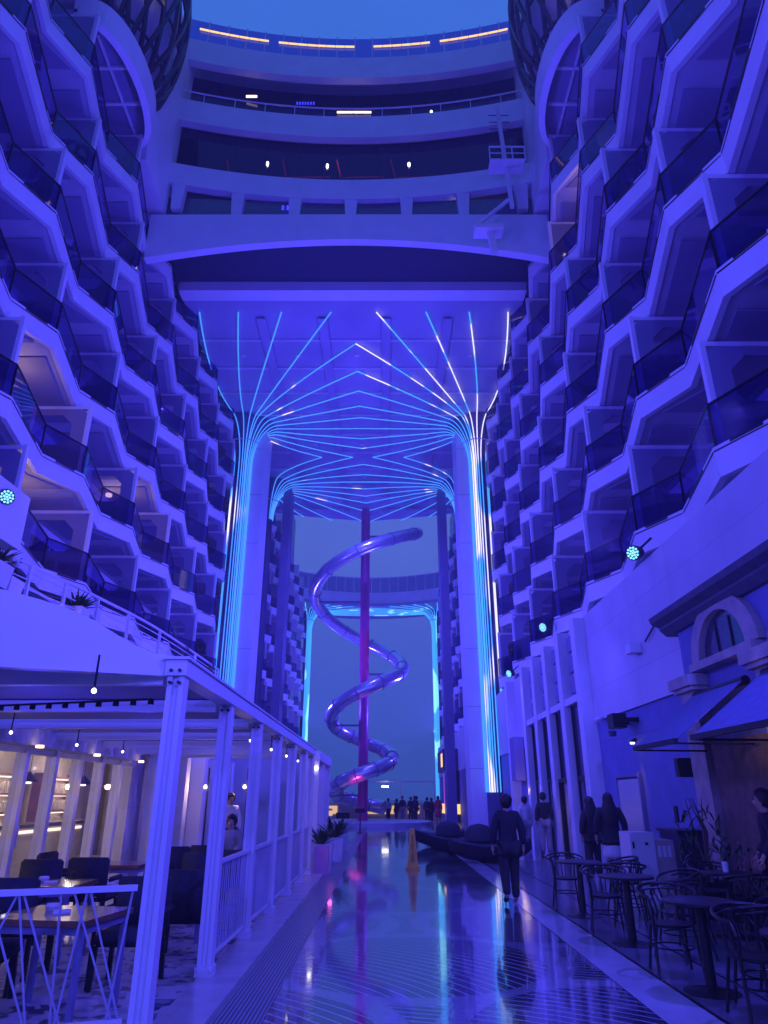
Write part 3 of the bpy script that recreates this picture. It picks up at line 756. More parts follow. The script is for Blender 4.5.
b = MB()
b.tube([p + Vector((0, 0, .78)) for p in cc], .035, 6)
for h in (.15, .32, .49, .64): b.tube([p + Vector((0, 0, h)) for p in cc], .014, 5)
rel(b, 'handrail', 'white', tr)
for p in cc[::4]:
    b = MB(); b.bar(p + Vector((0, 0, -.1)), p + Vector((0, 0, .78)), .06); rel(b, 'rail_post', 'white', tr)
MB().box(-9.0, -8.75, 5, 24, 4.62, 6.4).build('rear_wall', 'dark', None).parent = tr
for c in kids(tr):
    if c.name.startswith('rear_wall'): c.location = -Vector(tr.location)
for y in (13, 16, 19): lamp('POINT', (-6.6, y, 4.9), 9, (1, .6, .35), .06)

def plant(loc_, h, n, lab, spread=.35, pot=None, group='potted plants', potm='white', blade=True, name='potted_plant', cat='plant'):
    t = empty(name, loc_, random.random() * 6, lab, cat, group)
    ph = 0
    if pot:
        w_, ph = pot; b = MB(); b.prism([(-w_ * .85, -w_ * .85), (w_ * .85, -w_ * .85), (w_ * .85, w_ * .85), (-w_ * .85, w_ * .85)], 0, .01)
        v = [(x * w_ * k, y * w_ * k, z) for k, z in ((.8, 0), (1, ph), (.88, ph), (.85, ph - .05)) for x, y in ((-1, -1), (1, -1), (1, 1), (-1, 1))]
        b.add(v, [(0, 1, 2, 3)] + [(r * 4 + i, r * 4 + (i + 1) % 4, r * 4 + 4 + (i + 1) % 4, r * 4 + 4 + i) for r in range(3) for i in range(4)] + [(12, 13, 14, 15)])
        b.build('planter', potm, t)
        t.rotation_euler = (0, 0, 0)
    b = MB()
    for i in range(n):
        a = random.random() * 6.28; el = random.uniform(.35, 1.35); L = h * random.uniform(.6, 1); w_ = .028 * h / .5 + .01
        d = Vector((math.cos(a) * math.cos(el), math.sin(a) * math.cos(el), math.sin(el)))
        if blade: p0 = Vector((0, 0, ph - .04)) + Vector((math.cos(a), math.sin(a), 0)) * .05
        else: p0 = Vector((random.uniform(-1, 1) * spread * .5, random.uniform(-1, 1) * spread * .5, ph + random.random() * h * .7)); L *= .2; w_ = .022
        sd_ = Vector((-math.sin(a), math.cos(a), 0)) * w_
        p1 = p0 + d * L * .5; p2 = p0 + d * L + Vector((math.cos(a), math.sin(a), -.35)) * L * .2
        b.add([p0 - sd_ * .4, p0 + sd_ * .4, p1 + sd_, p2, p1 - sd_], [(0, 1, 2, 4), (2, 3, 4)])
    b.build('foliage', 'leaf', t)
    if not blade:
        b = MB()
        for i in range(5): b.tube([(random.uniform(-.05, .05), random.uniform(-.05, .05), ph - .03), (random.uniform(-.1, .1), random.uniform(-.1, .1), ph + h * .5), (random.uniform(-.2, .2), random.uniform(-.2, .2), ph + h * .85)], [.02, .014, .006], 5)
        b.build('stem', 'brown', t)
    return t
for i, (x, y, lab) in enumerate(((-6.35, 11.2, 'bushy plant in a pale bowl at the near end of the terrace rail'), (-6.6, 12.1, 'low leafy plant beside the pale bowl on the terrace'),
                                 (-6.2, 14.2, 'spiky plant behind the middle of the terrace rail'), (-5.6, 20.2, 'tall bush near the far end of the terrace rail'), (-5.4, 22.8, 'last leafy bush at the end of the terrace under the lit column'))):
    plant((x - .3, y, 4.93), .5, 60, lab, pot=(.24, .4), blade=i in (0, 2), group='terrace plants')
for (x, y, lab, pm, h) in ((-1.55, 18.6, 'spiky agave in the white planter nearest the end of the railing', 'white', .55), (-1.45, 21.6, 'dark spiky agave in the second white planter past the pergola', 'white', .8), (-1.55, 26.5, 'small agave in the farthest white planter', 'white', .5)):
    plant((x, y, 0), h, 46, lab, pot=(.32, .62), potm=pm, group='agaves in white planters')
b = MB(); b.prism([(-.16, -.16), (.16, -.16), (.16, .16), (-.16, .16)], 0, .62); o = b.build('pink_lit_planter', 'pinkp', None, loc=(-1.62, 17.55, 0)); o.location = (-1.45, 17.9, 0)
tag(o, 'pink glowing square planter stub at the foot of the last pergola post', 'planter')
lamp('POINT', (-1.2, 17.4, .5), .5, (1, .1, .6), .05)

# second small white frame after the pergola
t = empty('white_portal_frame', (-2.0, 20, 0), 0, 'short white post frame past the end of the pergola', 'frame')
for (x, y) in ((-1.95, 20.2), (-1.95, 22.2), (-1.95, 24.2)):
    b = MB(); b.box(x - .17, x + .17, y - .1, y + .1, 0, 2.6); rel(b, 'post', 'white', t)
b = MB(); b.box(-2.15, -1.75, 20.0, 24.4, 2.6, 2.85); rel(b, 'beam', 'white', t)
b = MB(); b.lathe([(.03, 0), (.045, .06), (.01, .1)], (-1.85, 20.05, 2.35), 8); rel(b, 'lamp_bulb', 'bulb', t)

# railings
def railing(p0, p1, lab, zt=1.02, kind='zig'):
    p0 = Vector((*p0, 0)); p1 = Vector((*p1, 0)); t = empty('railing', p0, 0, lab, 'railing', 'railings of the pergola')
    d = p1 - p0; L = d.length; u = d / L
    b = MB(); b.bar(Vector((0, 0, zt)), d + Vector((0, 0, zt)), .05, .04); b.build('top_rail', 'white', t)
    b = MB(); b.bar(Vector((0, 0, .18)), d + Vector((0, 0, .18)), .035, .035); b.build('bottom_rail', 'white', t)
    b = MB(); n = max(3, int(L / .11)); rnd = random.Random(3)
    for i in range(n):
        x = (i + .5) / n * L; k = rnd.choice((-.16, -.05, .03, .10, .2)) if kind == 'zig' else rnd.uniform(-.02, .02)
        a = max(.03, min(L - .03, x - k)); c = max(.03, min(L - .03, x + k * .8))
        b.bar(u * a + Vector((0, 0, .2)), u * c + Vector((0, 0, zt - .02)), .014)
    b.build('balusters', 'part', t)
    return t
railing((-1.87, 5.93), (-4.9, 4.78), 'front railing with slanted bars across the near end of the pergola')
for i, (a, c) in enumerate(zip(PY[1:-1], PY[2:])):
    railing((-1.75, a + .1), (-1.75, c - .1), ['railing panel between the second and third pergola posts', 'railing panel between the third and fourth pergola posts', 'railing panel between the fourth and fifth pergola posts', 'railing panel between the fifth and sixth pergola posts', 'railing panel between the last two pergola posts'][i], kind='str')

# ---------------------------------------------------------------- restaurant behind pergola
rs = empty('restaurant_front', (-5.7, 8, 0), 0, 'glazed restaurant front with warm lit interior behind the pergola', 'restaurant')
XW = -5.7
b = MB(); b.box(XW - .3, XW + .3, 2, 16.2, 2.4, 3.0); b.box(XW - .25, XW + .02, 16.6, 18.4, 0, 3.0)
b.box(XW - 4.5, XW - 4.3, 2, 24, 0, 3.0); rel(b, 'wall', 'white2', rs)
b = MB(); b.box(XW - 4.28, XW - 4.2, 2, 27, 0, 3.0); b.box(XW - 4.2, XW - .1, 26.5, 26.6, 0, 3.0); rel(b, 'back_panelling', 'kitchen', rs)
for i in range(12):
    y = 4.2 + i * 1.05
    b = MB(); b.box(XW - .09, XW + .09, y - .06, y + .06, 0, 2.4); b.box(XW - .05, XW + .05, y + .06, y + .99, 2.3, 2.39); b.box(XW - .05, XW + .05, y + .06, y + .99, .0, .12)
    if i % 2: b.box(XW - .05, XW + .05, y + .06, y + .13, .12, 2.3); b.box(XW + .05, XW + .09, y + .1, y + .12, .95, 1.25)
    fo = rel(b, 'window_frame', 'white', rs)
    b = MB(); b.box(XW - .012, XW + .012, y + .1, y + .98, .12, 2.3); b.build('pane', 'glassw', fo)
b = MB(); b.box(XW - 4.4, XW + .2, 2, 27, 2.9, 2.95); rel(b, 'ceiling', 'white2', rs)
# curtains / white drapes deeper in
b = MB()
for k in range(9):
    y = 17.2 + k * .9; x = -5.2 if k % 2 else -5.5
    b.box(x, x + .35, y, y + .35, 0, 2.7)
rel(b, 'white_pilaster', 'white', rs)
b = MB(); b.box(-5.75, -5.6, 18.4, 26, 0, 2.9); rel(b, 'rear_arcade_wall', 'kitchen', rs)
b = MB(); b.box(-5.59, -5.56, 20.2, 21.1, .3, 2.4); b.box(-5.59, -5.56, 23, 23.9, .3, 2.4); rel(b, 'screen_panel', 'brown', rs)
b = MB(); b.box(-6, -1.9, 25.5, 25.7, 0, 3.0); rel(b, 'end_wall', 'white2', rs)
def shelf(x, y, w_, lab):
    t = empty('shelf_unit', (x, y, 0), 0, lab, 'shelf', 'lit shelves in the restaurant')
    b = MB()
    for z in (.4, .85, 1.3, 1.75, 2.2): b.box(0, .32, 0, w_, z - .02, z + .02)
    b.box(0, .32, -.04, 0, 0, 2.3); b.box(0, .32, w_, w_ + .04, 0, 2.3); b.build('shelf_board', 'wood', t)
    b = MB()
    for z in (.83, 1.27, 1.72, 2.17): b.box(.02, .30, .05, w_ - .05, z - .03, z - .012)
    b.build('shelf_light', 'warm', t)
    b = MB(); rnd = random.Random(int(y * 10))
    for z in (.42, .87, 1.32, 1.77):
        yy = .1
        while yy < w_ - .15:
            r_ = rnd.uniform(.03, .06); b.lathe([(r_, 0), (r_, rnd.uniform(.12, .25)), (r_ * .4, .28)], (.16, yy, z), 8); yy += r_ * 2 + rnd.uniform(.03, .12)
    b.build('bottles', 'stone', t)
    return t
for y, lab in ((11.0, 'lit bottle shelf nearest the left edge of the restaurant'), (14.2, 'second lit bottle shelf in the restaurant'), (17.4, 'third lit bottle shelf in the middle of the restaurant'), (20.8, 'farthest lit bottle shelf in the restaurant')):
    shelf(-9.85, y, 2.2, lab)
t = empty('bar_counter', (-8.4, 14, 0), 0, 'long bar counter with warm lit front inside the restaurant', 'counter')
b = MB(); b.box(-.35, .35, -5, 6.5, 1.02, 1.1); b.build('counter_top', 'counter', t)
b = MB(); b.box(-.28, .22, -5, 6.5, 0, 1.02); b.build('counter_front', 'kitchen', t)
b = MB(); b.box(.24, .26, -4.9, 6.4, .9, .96); b.build('counter_light', 'warm', t)
for i, y in enumerate((8.5, 10.6, 12.8, 15.2, 18.0)):
    t = empty('pendant_lamp', (-7.3, y, 1.95), 0, ['pendant lamp at the left edge of the restaurant interior', 'second dark pendant lamp in the restaurant', 'third dark pendant lamp in the restaurant', 'fourth pendant lamp near the right end of the restaurant glass', 'last pendant lamp in the restaurant'][i], 'lamp', 'restaurant pendant lamps')
    MB().lathe([(.2, 0), (.19, .03), (.06, .16), (.02, .2)], (0, 0, 0), 16).build('lamp_shade', 'black', t, True)
    MB().lathe([(.05, -.03), (.06, .0)], (0, 0, 0), 10).build('bulb', 'bulb', t)
    MB().tube([(0, 0, .2), (0, 0, .95)], .008, 5).build('cord', 'black', t)
    lamp('POINT', (-7.6, y, 1.9), 42, (1, .74, .52), .08)
for y in (10, 14, 18, 22): lamp('POINT', (-8.9, y, 2.3), 75, (1, .72, .48), .15)
for (x, y, i) in ((-4.41, 18.6, 0), (-3.43, 18.6, 1)):
    t = empty('lamp_post', (x, y, 0), 0, ['slim dark lamp post with one glowing bulb, left of the pair past the dark chairs', 'slim dark lamp post with one glowing bulb, right of the pair'][i], 'lamp', 'slim lamp posts')
    MB().tube([(0, 0, 0), (0, 0, 2.35)], .02, 8).build('pole', 'black', t)
    MB().lathe([(.12, 0), (.12, .03)], (0, 0, 0), 14).build('foot', 'black', t)
    MB().lathe([(.02, 1.86), (.045, 1.9), (.02, 1.95)], (-.06, -.02, 0), 12).build('bulb', 'bulb', t)
    lamp('POINT', (x - .1, y - .15, 1.9), 12, (1, .62, .35), .06)
bulbs = [(-2.26, 5.5), (-4.76, 9.21), (-4.85, 11.47), (-4.73, 13.2), (-1.63 - .3, 8.6), (-1.95, 10.6), (-1.95, 12.6), (-1.95, 14.6), (-1.95, 16.6)]
BL = ['round pendant bulb hanging behind the gable fascia', 'pendant bulb at the left over the restaurant glass', 'pendant bulb over the middle of the restaurant glass', 'pendant bulb over the right end of the restaurant glass',
      'pendant bulb hanging past the second pergola post', 'pendant bulb hanging past the third pergola post', 'pendant bulb hanging past the fourth pergola post', 'pendant bulb hanging past the fifth pergola post', 'farthest pendant bulb under the pergola']
for i, (x, y) in enumerate(bulbs):
    t = empty('pendant_bulb', (x, y, 2.42), 0, BL[i], 'lamp', 'bulbs hanging under the pergola')
    MB().lathe([(.005, -.02), (.018, -.01), (.02, .006), (.008, .02)], (0, 0, 0), 12).build('globe', 'bulb', t, True)
    MB().tube([(0, 0, .03), (0, 0, .28)], .009, 5).build('stem', 'black', t)
for i, (y, lab) in enumerate(((11.2, 'left warm downlight in the soffit over the restaurant glass'), (13.5, 'middle warm downlight in the soffit over the restaurant glass'), (16.0, 'right warm downlight in the soffit over the restaurant glass'))):
    o = MB().lathe([(.06, 0), (.06, .04)], (0, 0, 0), 14).build('downlight', 'warm', None, loc=(-5.3, y, 2.36)); tag(o, lab, 'lamp', 'warm soffit downlights')
    lamp('SPOT', (-5.3, y, 2.3), 10, (1, .6, .35), .06, aim=(-5.35, y, 0), spot=110)

# ---------------------------------------------------------------- left tables and upholstered chairs
def wood_table(x, y, rz, lab, w_=.8, d_=.8):
    t = empty('dining_table', (x, y, 0), rz, lab, 'table', 'dark wood tables under the pergola')
    MB().box(-w_ / 2, w_ / 2, -d_ / 2, d_ / 2, .70, .745).build('tabletop', 'wood', t)
    b = MB(); b.box(-w_ / 2 + .03, w_ / 2 - .03, -d_ / 2 + .03, -d_ / 2 + .06, .64, .70); b.box(-w_ / 2 + .03, w_ / 2 - .03, d_ / 2 - .06, d_ / 2 - .03, .64, .70)
    b.box(-w_ / 2 + .03, -w_ / 2 + .06, -d_ / 2 + .06, d_ / 2 - .06, .64, .70); b.box(w_ / 2 - .06, w_ / 2 - .03, -d_ / 2 + .06, d_ / 2 - .06, .64, .70)
    b.build('table_frame', 'soffit', t)
    for sx in (-1, 1):
        for sy in (-1, 1):
            MB().bar((sx * (w_ / 2 - .05), sy * (d_ / 2 - .05), .64), (sx * (w_ / 2 - .05), sy * (d_ / 2 - .05), 0), .045).build('leg', 'soffit', t)
    return t
def block_chair(x, y, rz, lab):       # faces +y locally, back at -y
    t = empty('upholstered_chair', (x, y, 0), rz, lab, 'chair', 'dark square-backed chairs under the pergola')
    def pillow(x0, x1, y0, y1, z0, z1, name):
        b = bmesh.new(); bmesh.ops.create_cube(b, size=1)
        for v in b.verts: v.co = Vector(((x0 + x1) / 2 + v.co.x * (x1 - x0), (y0 + y1) / 2 + v.co.y * (y1 - y0), (z0 + z1) / 2 + v.co.z * (z1 - z0)))
        bmesh.ops.bevel(b, geom=b.edges[:], offset=.025, segments=3, affect='EDGES')
        me = bpy.data.meshes.new(name); b.to_mesh(me); b.free(); me.materials.append(M['fabric'])
        for p in me.polygons: p.use_smooth = True
        o = bpy.data.objects.new(name, me); col.objects.link(o); o.parent = t
    pillow(-.27, .27, -.24, .27, .36, .48, 'seat'); pillow(-.27, .27, -.33, -.22, .40, .90, 'backrest')
    for sx in (-1, 1):
        pillow(sx * .30 - .035, sx * .30 + .035, -.28, .22, .60, .66, 'armrest')
        for sy in (-.24, .22): MB().bar((sx * .25, sy, .37), (sx * .26, sy * 1.08, 0), .04).build('leg', 'steel', t)
        MB().bar((sx * .30, .18, .0), (sx * .30, .18, .6), .03).build('arm_post', 'steel', t)
    return t
wood_table(-2.75, 6.75, -.15, 'near dark wood table catching warm light behind the front railing', .9, .8)
wood_table(-3.85, 9.0, 0, 'second dark table with pale frame left of the near post', .8, .8)
wood_table(-3.95, 11.6, 0, 'third dark table deeper under the pergola', .8, .8)
wood_table(-2.6, 10.1, 0, 'dark table hidden behind the square chairs by the second post', .7, .7)
wood_table(-3.0, 14.3, 0, 'far table under the pergola where guests sit', .8, .8)
wood_table(-4.6, 6.5, 0, 'dark table at the left edge behind the front railing', .8, .8)
for (x, y, rz, lab) in ((-2.45, 7.75, R(180), 'square-backed chair behind the near table and the first post'),
                        (-3.5, 7.0, R(-80), 'square-backed chair left of the near table'),
                        (-2.25, 9.0, R(0), 'large square-backed chair seen between the first and second posts'),
                        (-2.7, 11.1, R(180), 'square-backed chair just behind the large one by the second post'),
                        (-2.35, 12.2, R(0), 'farther square-backed chair left of the second post'),
                        (-3.75, 8.15, 0, 'square-backed chair in front of the second table'), (-4.5, 9.9, R(180), 'square-backed chair behind the second table'),
                        (-4.0, 10.75, 0, 'square-backed chair in front of the third table'), (-3.5, 12.5, R(180), 'square-backed chair beyond the third table'),
                        (-4.75, 11.5, R(-90), 'square-backed chair against the glass at the third table'), (-3.05, 13.4, 0, 'square-backed chair in front of the far table'),
                        (-4.7, 7.4, R(180), 'square-backed chair at the left edge of the pergola')):
    block_chair(x, y, rz, lab)

def tableware(x, y, z, labs):
    o = MB().box(-.07, .07, -.10, .10, 0, .012).build('menu_card', 'whitec', None, loc=(x, y, z)); o.rotation_euler = (0, 0, .4); tag(o, labs[0], 'menu')
    o = MB().lathe([(.028, 0), (.034, .02), (.036, .09), (.034, .1)], (0, 0, 0), 14).build('tumbler', 'glassw', None, True, loc=(x + .2, y + .12, z)); tag(o, labs[1], 'glass')
    o = MB().lathe([(.05, 0), (.06, .03), (.05, .05)], (0, 0, 0), 14).build('condiment_dish', 'whitec', None, True, loc=(x - .15, y + .15, z)); tag(o, labs[2], 'dish')
tableware(-2.75, 6.75, .746, ('pale menu card on the near dark wood table', 'clear tumbler on the near dark wood table', 'small white dish on the near dark wood table'))
tableware(-3.85, 9.0, .746, ('pale menu card on the second dark table', 'clear tumbler on the second dark table', 'small white dish on the second dark table'))

# ---------------------------------------------------------------- right side: bistro tables and chairs
def bistro_table(x, y, lab, r=.34):
    t = empty('bistro_table', (x, y, 0), 0, lab, 'table', 'round bistro tables on the right')
    MB().lathe([(r - .01, .72), (r, .725), (r, .745), (r - .01, .75)], (0, 0, 0), 36).build('tabletop', 'black', t, True)
    MB().lathe([(.05, .02), (.045, .72)], (0, 0, 0), 16).build('pedestal', 'black', t, True)
    MB().lathe([(.25, 0), (.25, .012), (.1, .03), (.05, .06)], (0, 0, 0), 28).build('base', 'black', t, True)
    return t
def bistro_proto():
    t = empty('bistro_chair')
    MB().lathe([(.19, .43), (.215, .44), (.215, .46), (.19, .465)], (0, 0, 0), 24).build('seat', 'black', t, True)
    # hoop: back at -y, arms sweep down to the front
    def hoop(z0, k=1.0):
        return [(.29 * k * math.sin(a), -.24 * k * math.cos(a) + .0, z0 - .10 * (1 - math.cos(a)) / 2 * 1.1) for a in [R(-130) + R(260) * i / 24 for i in range(25)]]
    h = hoop(.80); h = [(-.21, .2, .62)] + h + [(.21, .2, .62)]
    MB().tube(h, .015, 8).build('armrest_hoop', 'black', t, True)
    MB().tube([(x * .93, y * .93, z - .045) for x, y, z in hoop(.80)[5:20]], .010, 6).build('inner_hoop', 'black', t, True)
    for sx in (-1, 1):
        MB().tube([(sx * .2, .2, .63), (sx * .19, .15, .45), (sx * .22, .24, 0)], .014, 7).build('leg', 'black', t, True)
        MB().tube([(sx * .19, -.21, .74), (sx * .16, -.15, .45), (sx * .21, -.25, 0)], .014, 7).build('leg', 'black', t, True)
    for sx in (-1, 1):
        MB().tube([(sx * .025, -.17, .45), (sx * .03, -.21, .62), (sx * .10, -.225, .77)], .009, 6).build('back_slat', 'black', t, True)
        MB().tube([(sx * .09, -.16, .45), (sx * .13, -.205, .62), (sx * .04, -.235, .78)], .009, 6).build('back_slat', 'black', t, True)
    MB().tube([(.205 * math.cos(a), .205 * math.sin(a), .25) for a in [2 * math.pi * i / 20 for i in range(20)]], .008, 5, closed=True).build('stretcher_ring', 'black', t)
    return t
TB = [(3.08, 5.75, 'nearest round bistro table at the bottom right corner'), (3.0, 7.5, 'second round bistro table from the right corner'), (3.03, 9.75, 'third round bistro table from the right corner'), (3.0, 11.9, 'farthest round bistro table by the open floor'),
      (4.5, 7.6, 'round bistro table by the awning wall nearest the right edge'), (4.5, 10.2, 'round bistro table by the pier under the awnings')]
for x, y, lab in TB: bistro_table(x, y, lab)
CH = [(3.05, 6.62, R(180) * 0 + R(178), 'bistro chair between the nearest and second round tables, back towards the second'), (2.95, 8.2, R(172), 'bistro chair with shiny rim just beyond the second round table'),
      (3.35, 8.95, R(20), 'bistro chair just before the third round table'), (2.95, 10.45, R(168), 'bistro chair just beyond the third round table'),
      (3.45, 11.1, R(-20), 'bistro chair just before the farthest round table'), (2.95, 12.6, R(175), 'farthest bistro chair at the end of the row'), (3.7, 5.9, R(80), 'bistro chair right of the nearest round table'),
      (3.75, 7.4, R(95), 'bistro chair right of the second round table'), (3.75, 9.9, R(100), 'bistro chair right of the third round table'), (3.7, 12.0, R(90), 'bistro chair right of the farthest round table'),
      (4.45, 8.35, R(180), 'bistro chair behind the wall-side table near the right edge'), (4.45, 9.5, 0, 'bistro chair in front of the pier-side table'), (4.6, 10.95, R(180), 'bistro chair behind the pier-side table near the menu cabinet'),
      (4.4, 6.9, 0, 'bistro chair at the right edge before the wall-side table'), (3.3, 6.95, R(8), 'bistro chair close before the second round table')]
proto = bistro_proto()
for i, (x, y, rz, lab) in enumerate(CH):
    o = proto if i == 0 else copy_tree(proto)
    o.location = (x, y, 0); o.rotation_euler = (0, 0, rz); tag(o, lab, 'chair', 'black bistro chairs on the right')

# ---------------------------------------------------------------- right walls
rw = empty('right_ground_wall', (5.8, 18, 0), 0, 'pale two-storey wall with tall shop windows under the right balconies', 'wall')
b = MB(); b.box(5.83, 8.2, -8, 79, 0, 3.56); rel(b, 'lower_wall', 'bluewall', rw)
b = MB(); b.box(5.76, 8.2, -8, 19.9, 3.57, 6.5); b.box(5.76, 8.2, 33, 79, 3.57, 6.5); rel(b, 'upper_wall', 'white2', rw)
b = MB(); b.box(5.83, 8.2, 19.9, 33, 3.57, 6.5); rel(b, 'shop_wall', 'white2', rw)
for y in (19.6, 21.6, 23.6, 25.6, 27.7, 31.5):
    b = MB(); b.box(5.45, 5.85, y, y + .45, 0, 6.45); rel(b, 'pilaster', 'white', rw)
b = MB(); b.box(5.5, 5.83, 19.9, 28, 4.2, 4.4); rel(b, 'lintel', 'white', rw)
for y in (20.05, 22.05, 24.05, 26.05):
    w_ = 1.5
    b = MB(); b.box(5.70, 5.76, y, y + w_, 2.25, 4.15); fo = rel(b, 'tall_window', 'glassb', rw)
    b = MB(); b.box(5.64, 5.70, y, y + .07, .0, 4.2); b.box(5.64, 5.70, y + w_ - .07, y + w_, 0, 4.2); b.box(5.64, 5.70, y, y + w_, 2.12, 2.24); b.build('window_frame', 'steel', fo)
    b = MB()
    for k in range(3): b.box(5.68, 5.80, y + .1, y + w_ - .1, 4.55 + k * .62, 5.0 + k * .62)
    rel(b, 'vent_panel', 'soffit', rw)
b = MB(); b.box(5.70, 5.75, 22.1, 23.5, .05, 2.1); rel(b, 'shop_door', 'warmsoft', rw) if False else rel(b, 'shop_door', 'stone', rw)
b = MB(); b.box(5.55, 5.62, 22.0, 22.1, 0, 2.2); b.box(5.55, 5.62, 23.5, 23.6, 0, 2.2); b.box(5.55, 5.62, 22.1, 23.5, 2.1, 2.2); b.box(5.5, 5.55, 22.25, 22.3, .9, 1.2); rel(b, 'door_frame', 'black', rw)
# lift door
b = MB(); b.box(5.76, 5.83, 16.75, 17.55, 0, 2.05); b.box(5.76, 5.83, 17.56, 18.3, 0, 2.05); do = rel(b, 'lift_door', 'chrome', rw)
b = MB(); b.box(5.74, 5.84, 16.65, 16.75, 0, 2.1); b.box(5.74, 5.84, 18.3, 18.4, 0, 2.1); b.box(5.74, 5.84, 16.65, 18.4, 2.1, 2.18); b.build('lift_frame', 'soffit', do)
b = MB(); b.box(5.80, 5.84, 14.9, 15.05, 1.2, 1.5); b.box(5.80, 5.84, 14.5, 14.6, 1.35, 1.42); rel(b, 'wall_switch', 'steel', rw)
b = MB(); b.box(5.4, 5.8, 30.2, 31.2, 2.3, 4.0); rel(b, 'picture_panel', 'soffit', rw)
lamp('SPOT', (5.2, 22.8, 2.0), 8, (1, .7, .45), .1, aim=(5.8, 22.8, .6), spot=120)
lamp('POINT', (5.3, 29.3, 1.9), 10, (1, .65, .4), .1)

# classical stone house front
sh = empty('stone_shopfront', (5.5, 9, 0), 0, 'blue plastered shopfront with arched windows and dark cornice on the right', 'building')
b = MB(); b.box(5.5, 5.75, 3, 12.8, 0, 4.62); rel(b, 'wall', 'bluewall', sh)
b = MB()
cprof = [(5.49, 4.5), (5.42, 4.5), (5.30, 4.62), (5.30, 4.66), (5.15, 4.74), (5.12, 4.84), (5.74, 4.84), (5.74, 4.5)]
b.prism(cprof, 3, 13.15, lambda a, c, z: (a, z, c)); rel(b, 'cornice', 'slate', sh)
for yc in (11.0, 8.35, 5.6):
    n = 16; ro, ri, za = 1.15, .80, 3.78
    ou = [(yc + ro * math.cos(math.pi * i / n), za + ro * .8 * math.sin(math.pi * i / n)) for i in range(n + 1)]
    inn = [(yc + ri * math.cos(math.pi * i / n), za + ri * .86 * math.sin(math.pi * i / n)) for i in range(n + 1)]
    b = MB()
    for i in range(n):
        v = [(5.38, *ou[i]), (5.38, *ou[i + 1]), (5.36, *inn[i + 1]), (5.36, *inn[i]), (5.52, *ou[i]), (5.52, *ou[i + 1]), (5.52, *inn[i + 1]), (5.52, *inn[i])]
        b.add(v, [(0, 1, 2, 3), (0, 4, 5, 1), (3, 2, 6, 7), (0, 3, 7, 4), (1, 5, 6, 2)])
    ar = rel(b, 'arch_surround', 'stone', sh, True)
    b = MB(); b.prism(inn, 5.47, 5.49, lambda a, c, z: (z, a, c)); b.build('pane', 'glassb', ar)
    for q in (-.24, .24): MB().bar((5.46, yc + q, za), (5.46, yc + q, za + .55), .03).build('glazing_bar', 'steel', ar)
    b = MB(); b.box(5.28, 5.5, yc - 1.08, yc + 1.08, 3.64, 3.77); b.build('sill', 'stone', ar)
for y in (12.35, 9.68, 6.95, 4.2):
    b = MB(); b.box(5.30, 5.499, y - .3, y + .3, 0, 3.35); pr_ = rel(b, 'pier', 'stone', sh)
    b = MB(); b.box(5.22, 5.498, y - .4, y + .4, 3.351, 3.42); b.box(5.16, 5.497, y - .45, y + .45, 3.421, 3.6); b.build('capital', 'stone', pr_)
for (a, c) in ((10.0, 12.0), (7.3, 9.35), (4.55, 6.6)):
    b = MB(); b.box(5.40, 5.498, a, c, 0, 2.5); rel(b, 'brown_panel', 'brown', sh)
def awning(y0, y1, lab):
    t = empty('awning', (5.5, y0, 3), 0, lab, 'awning', 'dark awnings over the bistro terrace')
    xf, zf, xw, zw = 4.15, 2.40, 5.28, 3.25
    b = MB(); b.add([(xf, y0, zf), (xf, y1, zf), (xw, y1, zw), (xw, y0, zw), (xf, y0, zf + .02), (xf, y1, zf + .02), (xw, y1, zw + .02), (xw, y0, zw + .02)], [(0, 1, 2, 3), (7, 6, 5, 4), (0, 4, 5, 1), (1, 5, 6, 2), (2, 6, 7, 3), (3, 7, 4, 0)]); rel(b, 'canvas', 'awn', t)
    b = MB(); b.bar((xf, y0, zf), (xf, y1, zf), .06, .07); rel(b, 'front_bar', 'steel', t)
    b = MB()
    for y in (y0 + .08, y1 - .08): b.bar((xf, y, zf - .03), (5.3, y, 2.36), .028)
    rel(b, 'arm', 'steel', t)
    b = MB(); b.tube([(xw + .03, y0, zw), (xw + .03, y1, zw)], .07, 10); rel(b, 'roller', 'steel', t)
    return t
awning(10.3, 12.05, 'awning farthest from the camera, over the pier-side bistro table')
awning(7.6, 9.75, 'middle awning at the right edge of the view')
awning(5.0, 7.4, 'awning nearest the camera at the right')
for i, (y, lab) in enumerate(((9.97, 'warm spotlight in the gap between the two farther awnings'),)):
    t = empty('wall_spotlight', (4.4, y, 2.45), 0, lab, 'lamp', None)
    MB().tube([(0, 0, 0), (.16, 0, .1)], .05, 10).build('lamp_body', 'steel', t); MB().lathe([(.045, 0), (.045, .02)], (-.02, 0, -.02), 10).build('lens', 'warm', t)
    lamp('SPOT', (4.36, y, 2.4), 18, (1, .62, .35), .05, aim=(5.3, y + .1, 2.9), spot=120)
t = empty('wall_downlight', (5.78, 16.6, 2.85), 0, 'small warm downlight casting a beam on the blue wall', 'lamp')
MB().tube([(0, 0, .05), (-.12, 0, -.03)], .04, 10).build('lamp_body', 'steel', t); MB().lathe([(.05, -.06), (.05, -.03)], (-.1, 0, 0), 10).build('lens', 'bulb', t)
lamp('SPOT', (5.66, 16.6, 2.75), 14, (1, .7, .6), .03, aim=(5.82, 16.6, 1.0), spot=40)
def gadget(name, loc_, lab, cat, parts):
    t = empty(name, loc_, 0, lab, cat)
    for pn, mm, fn in parts: b = MB(); fn(b); b.build(pn, mm, t)
    return t
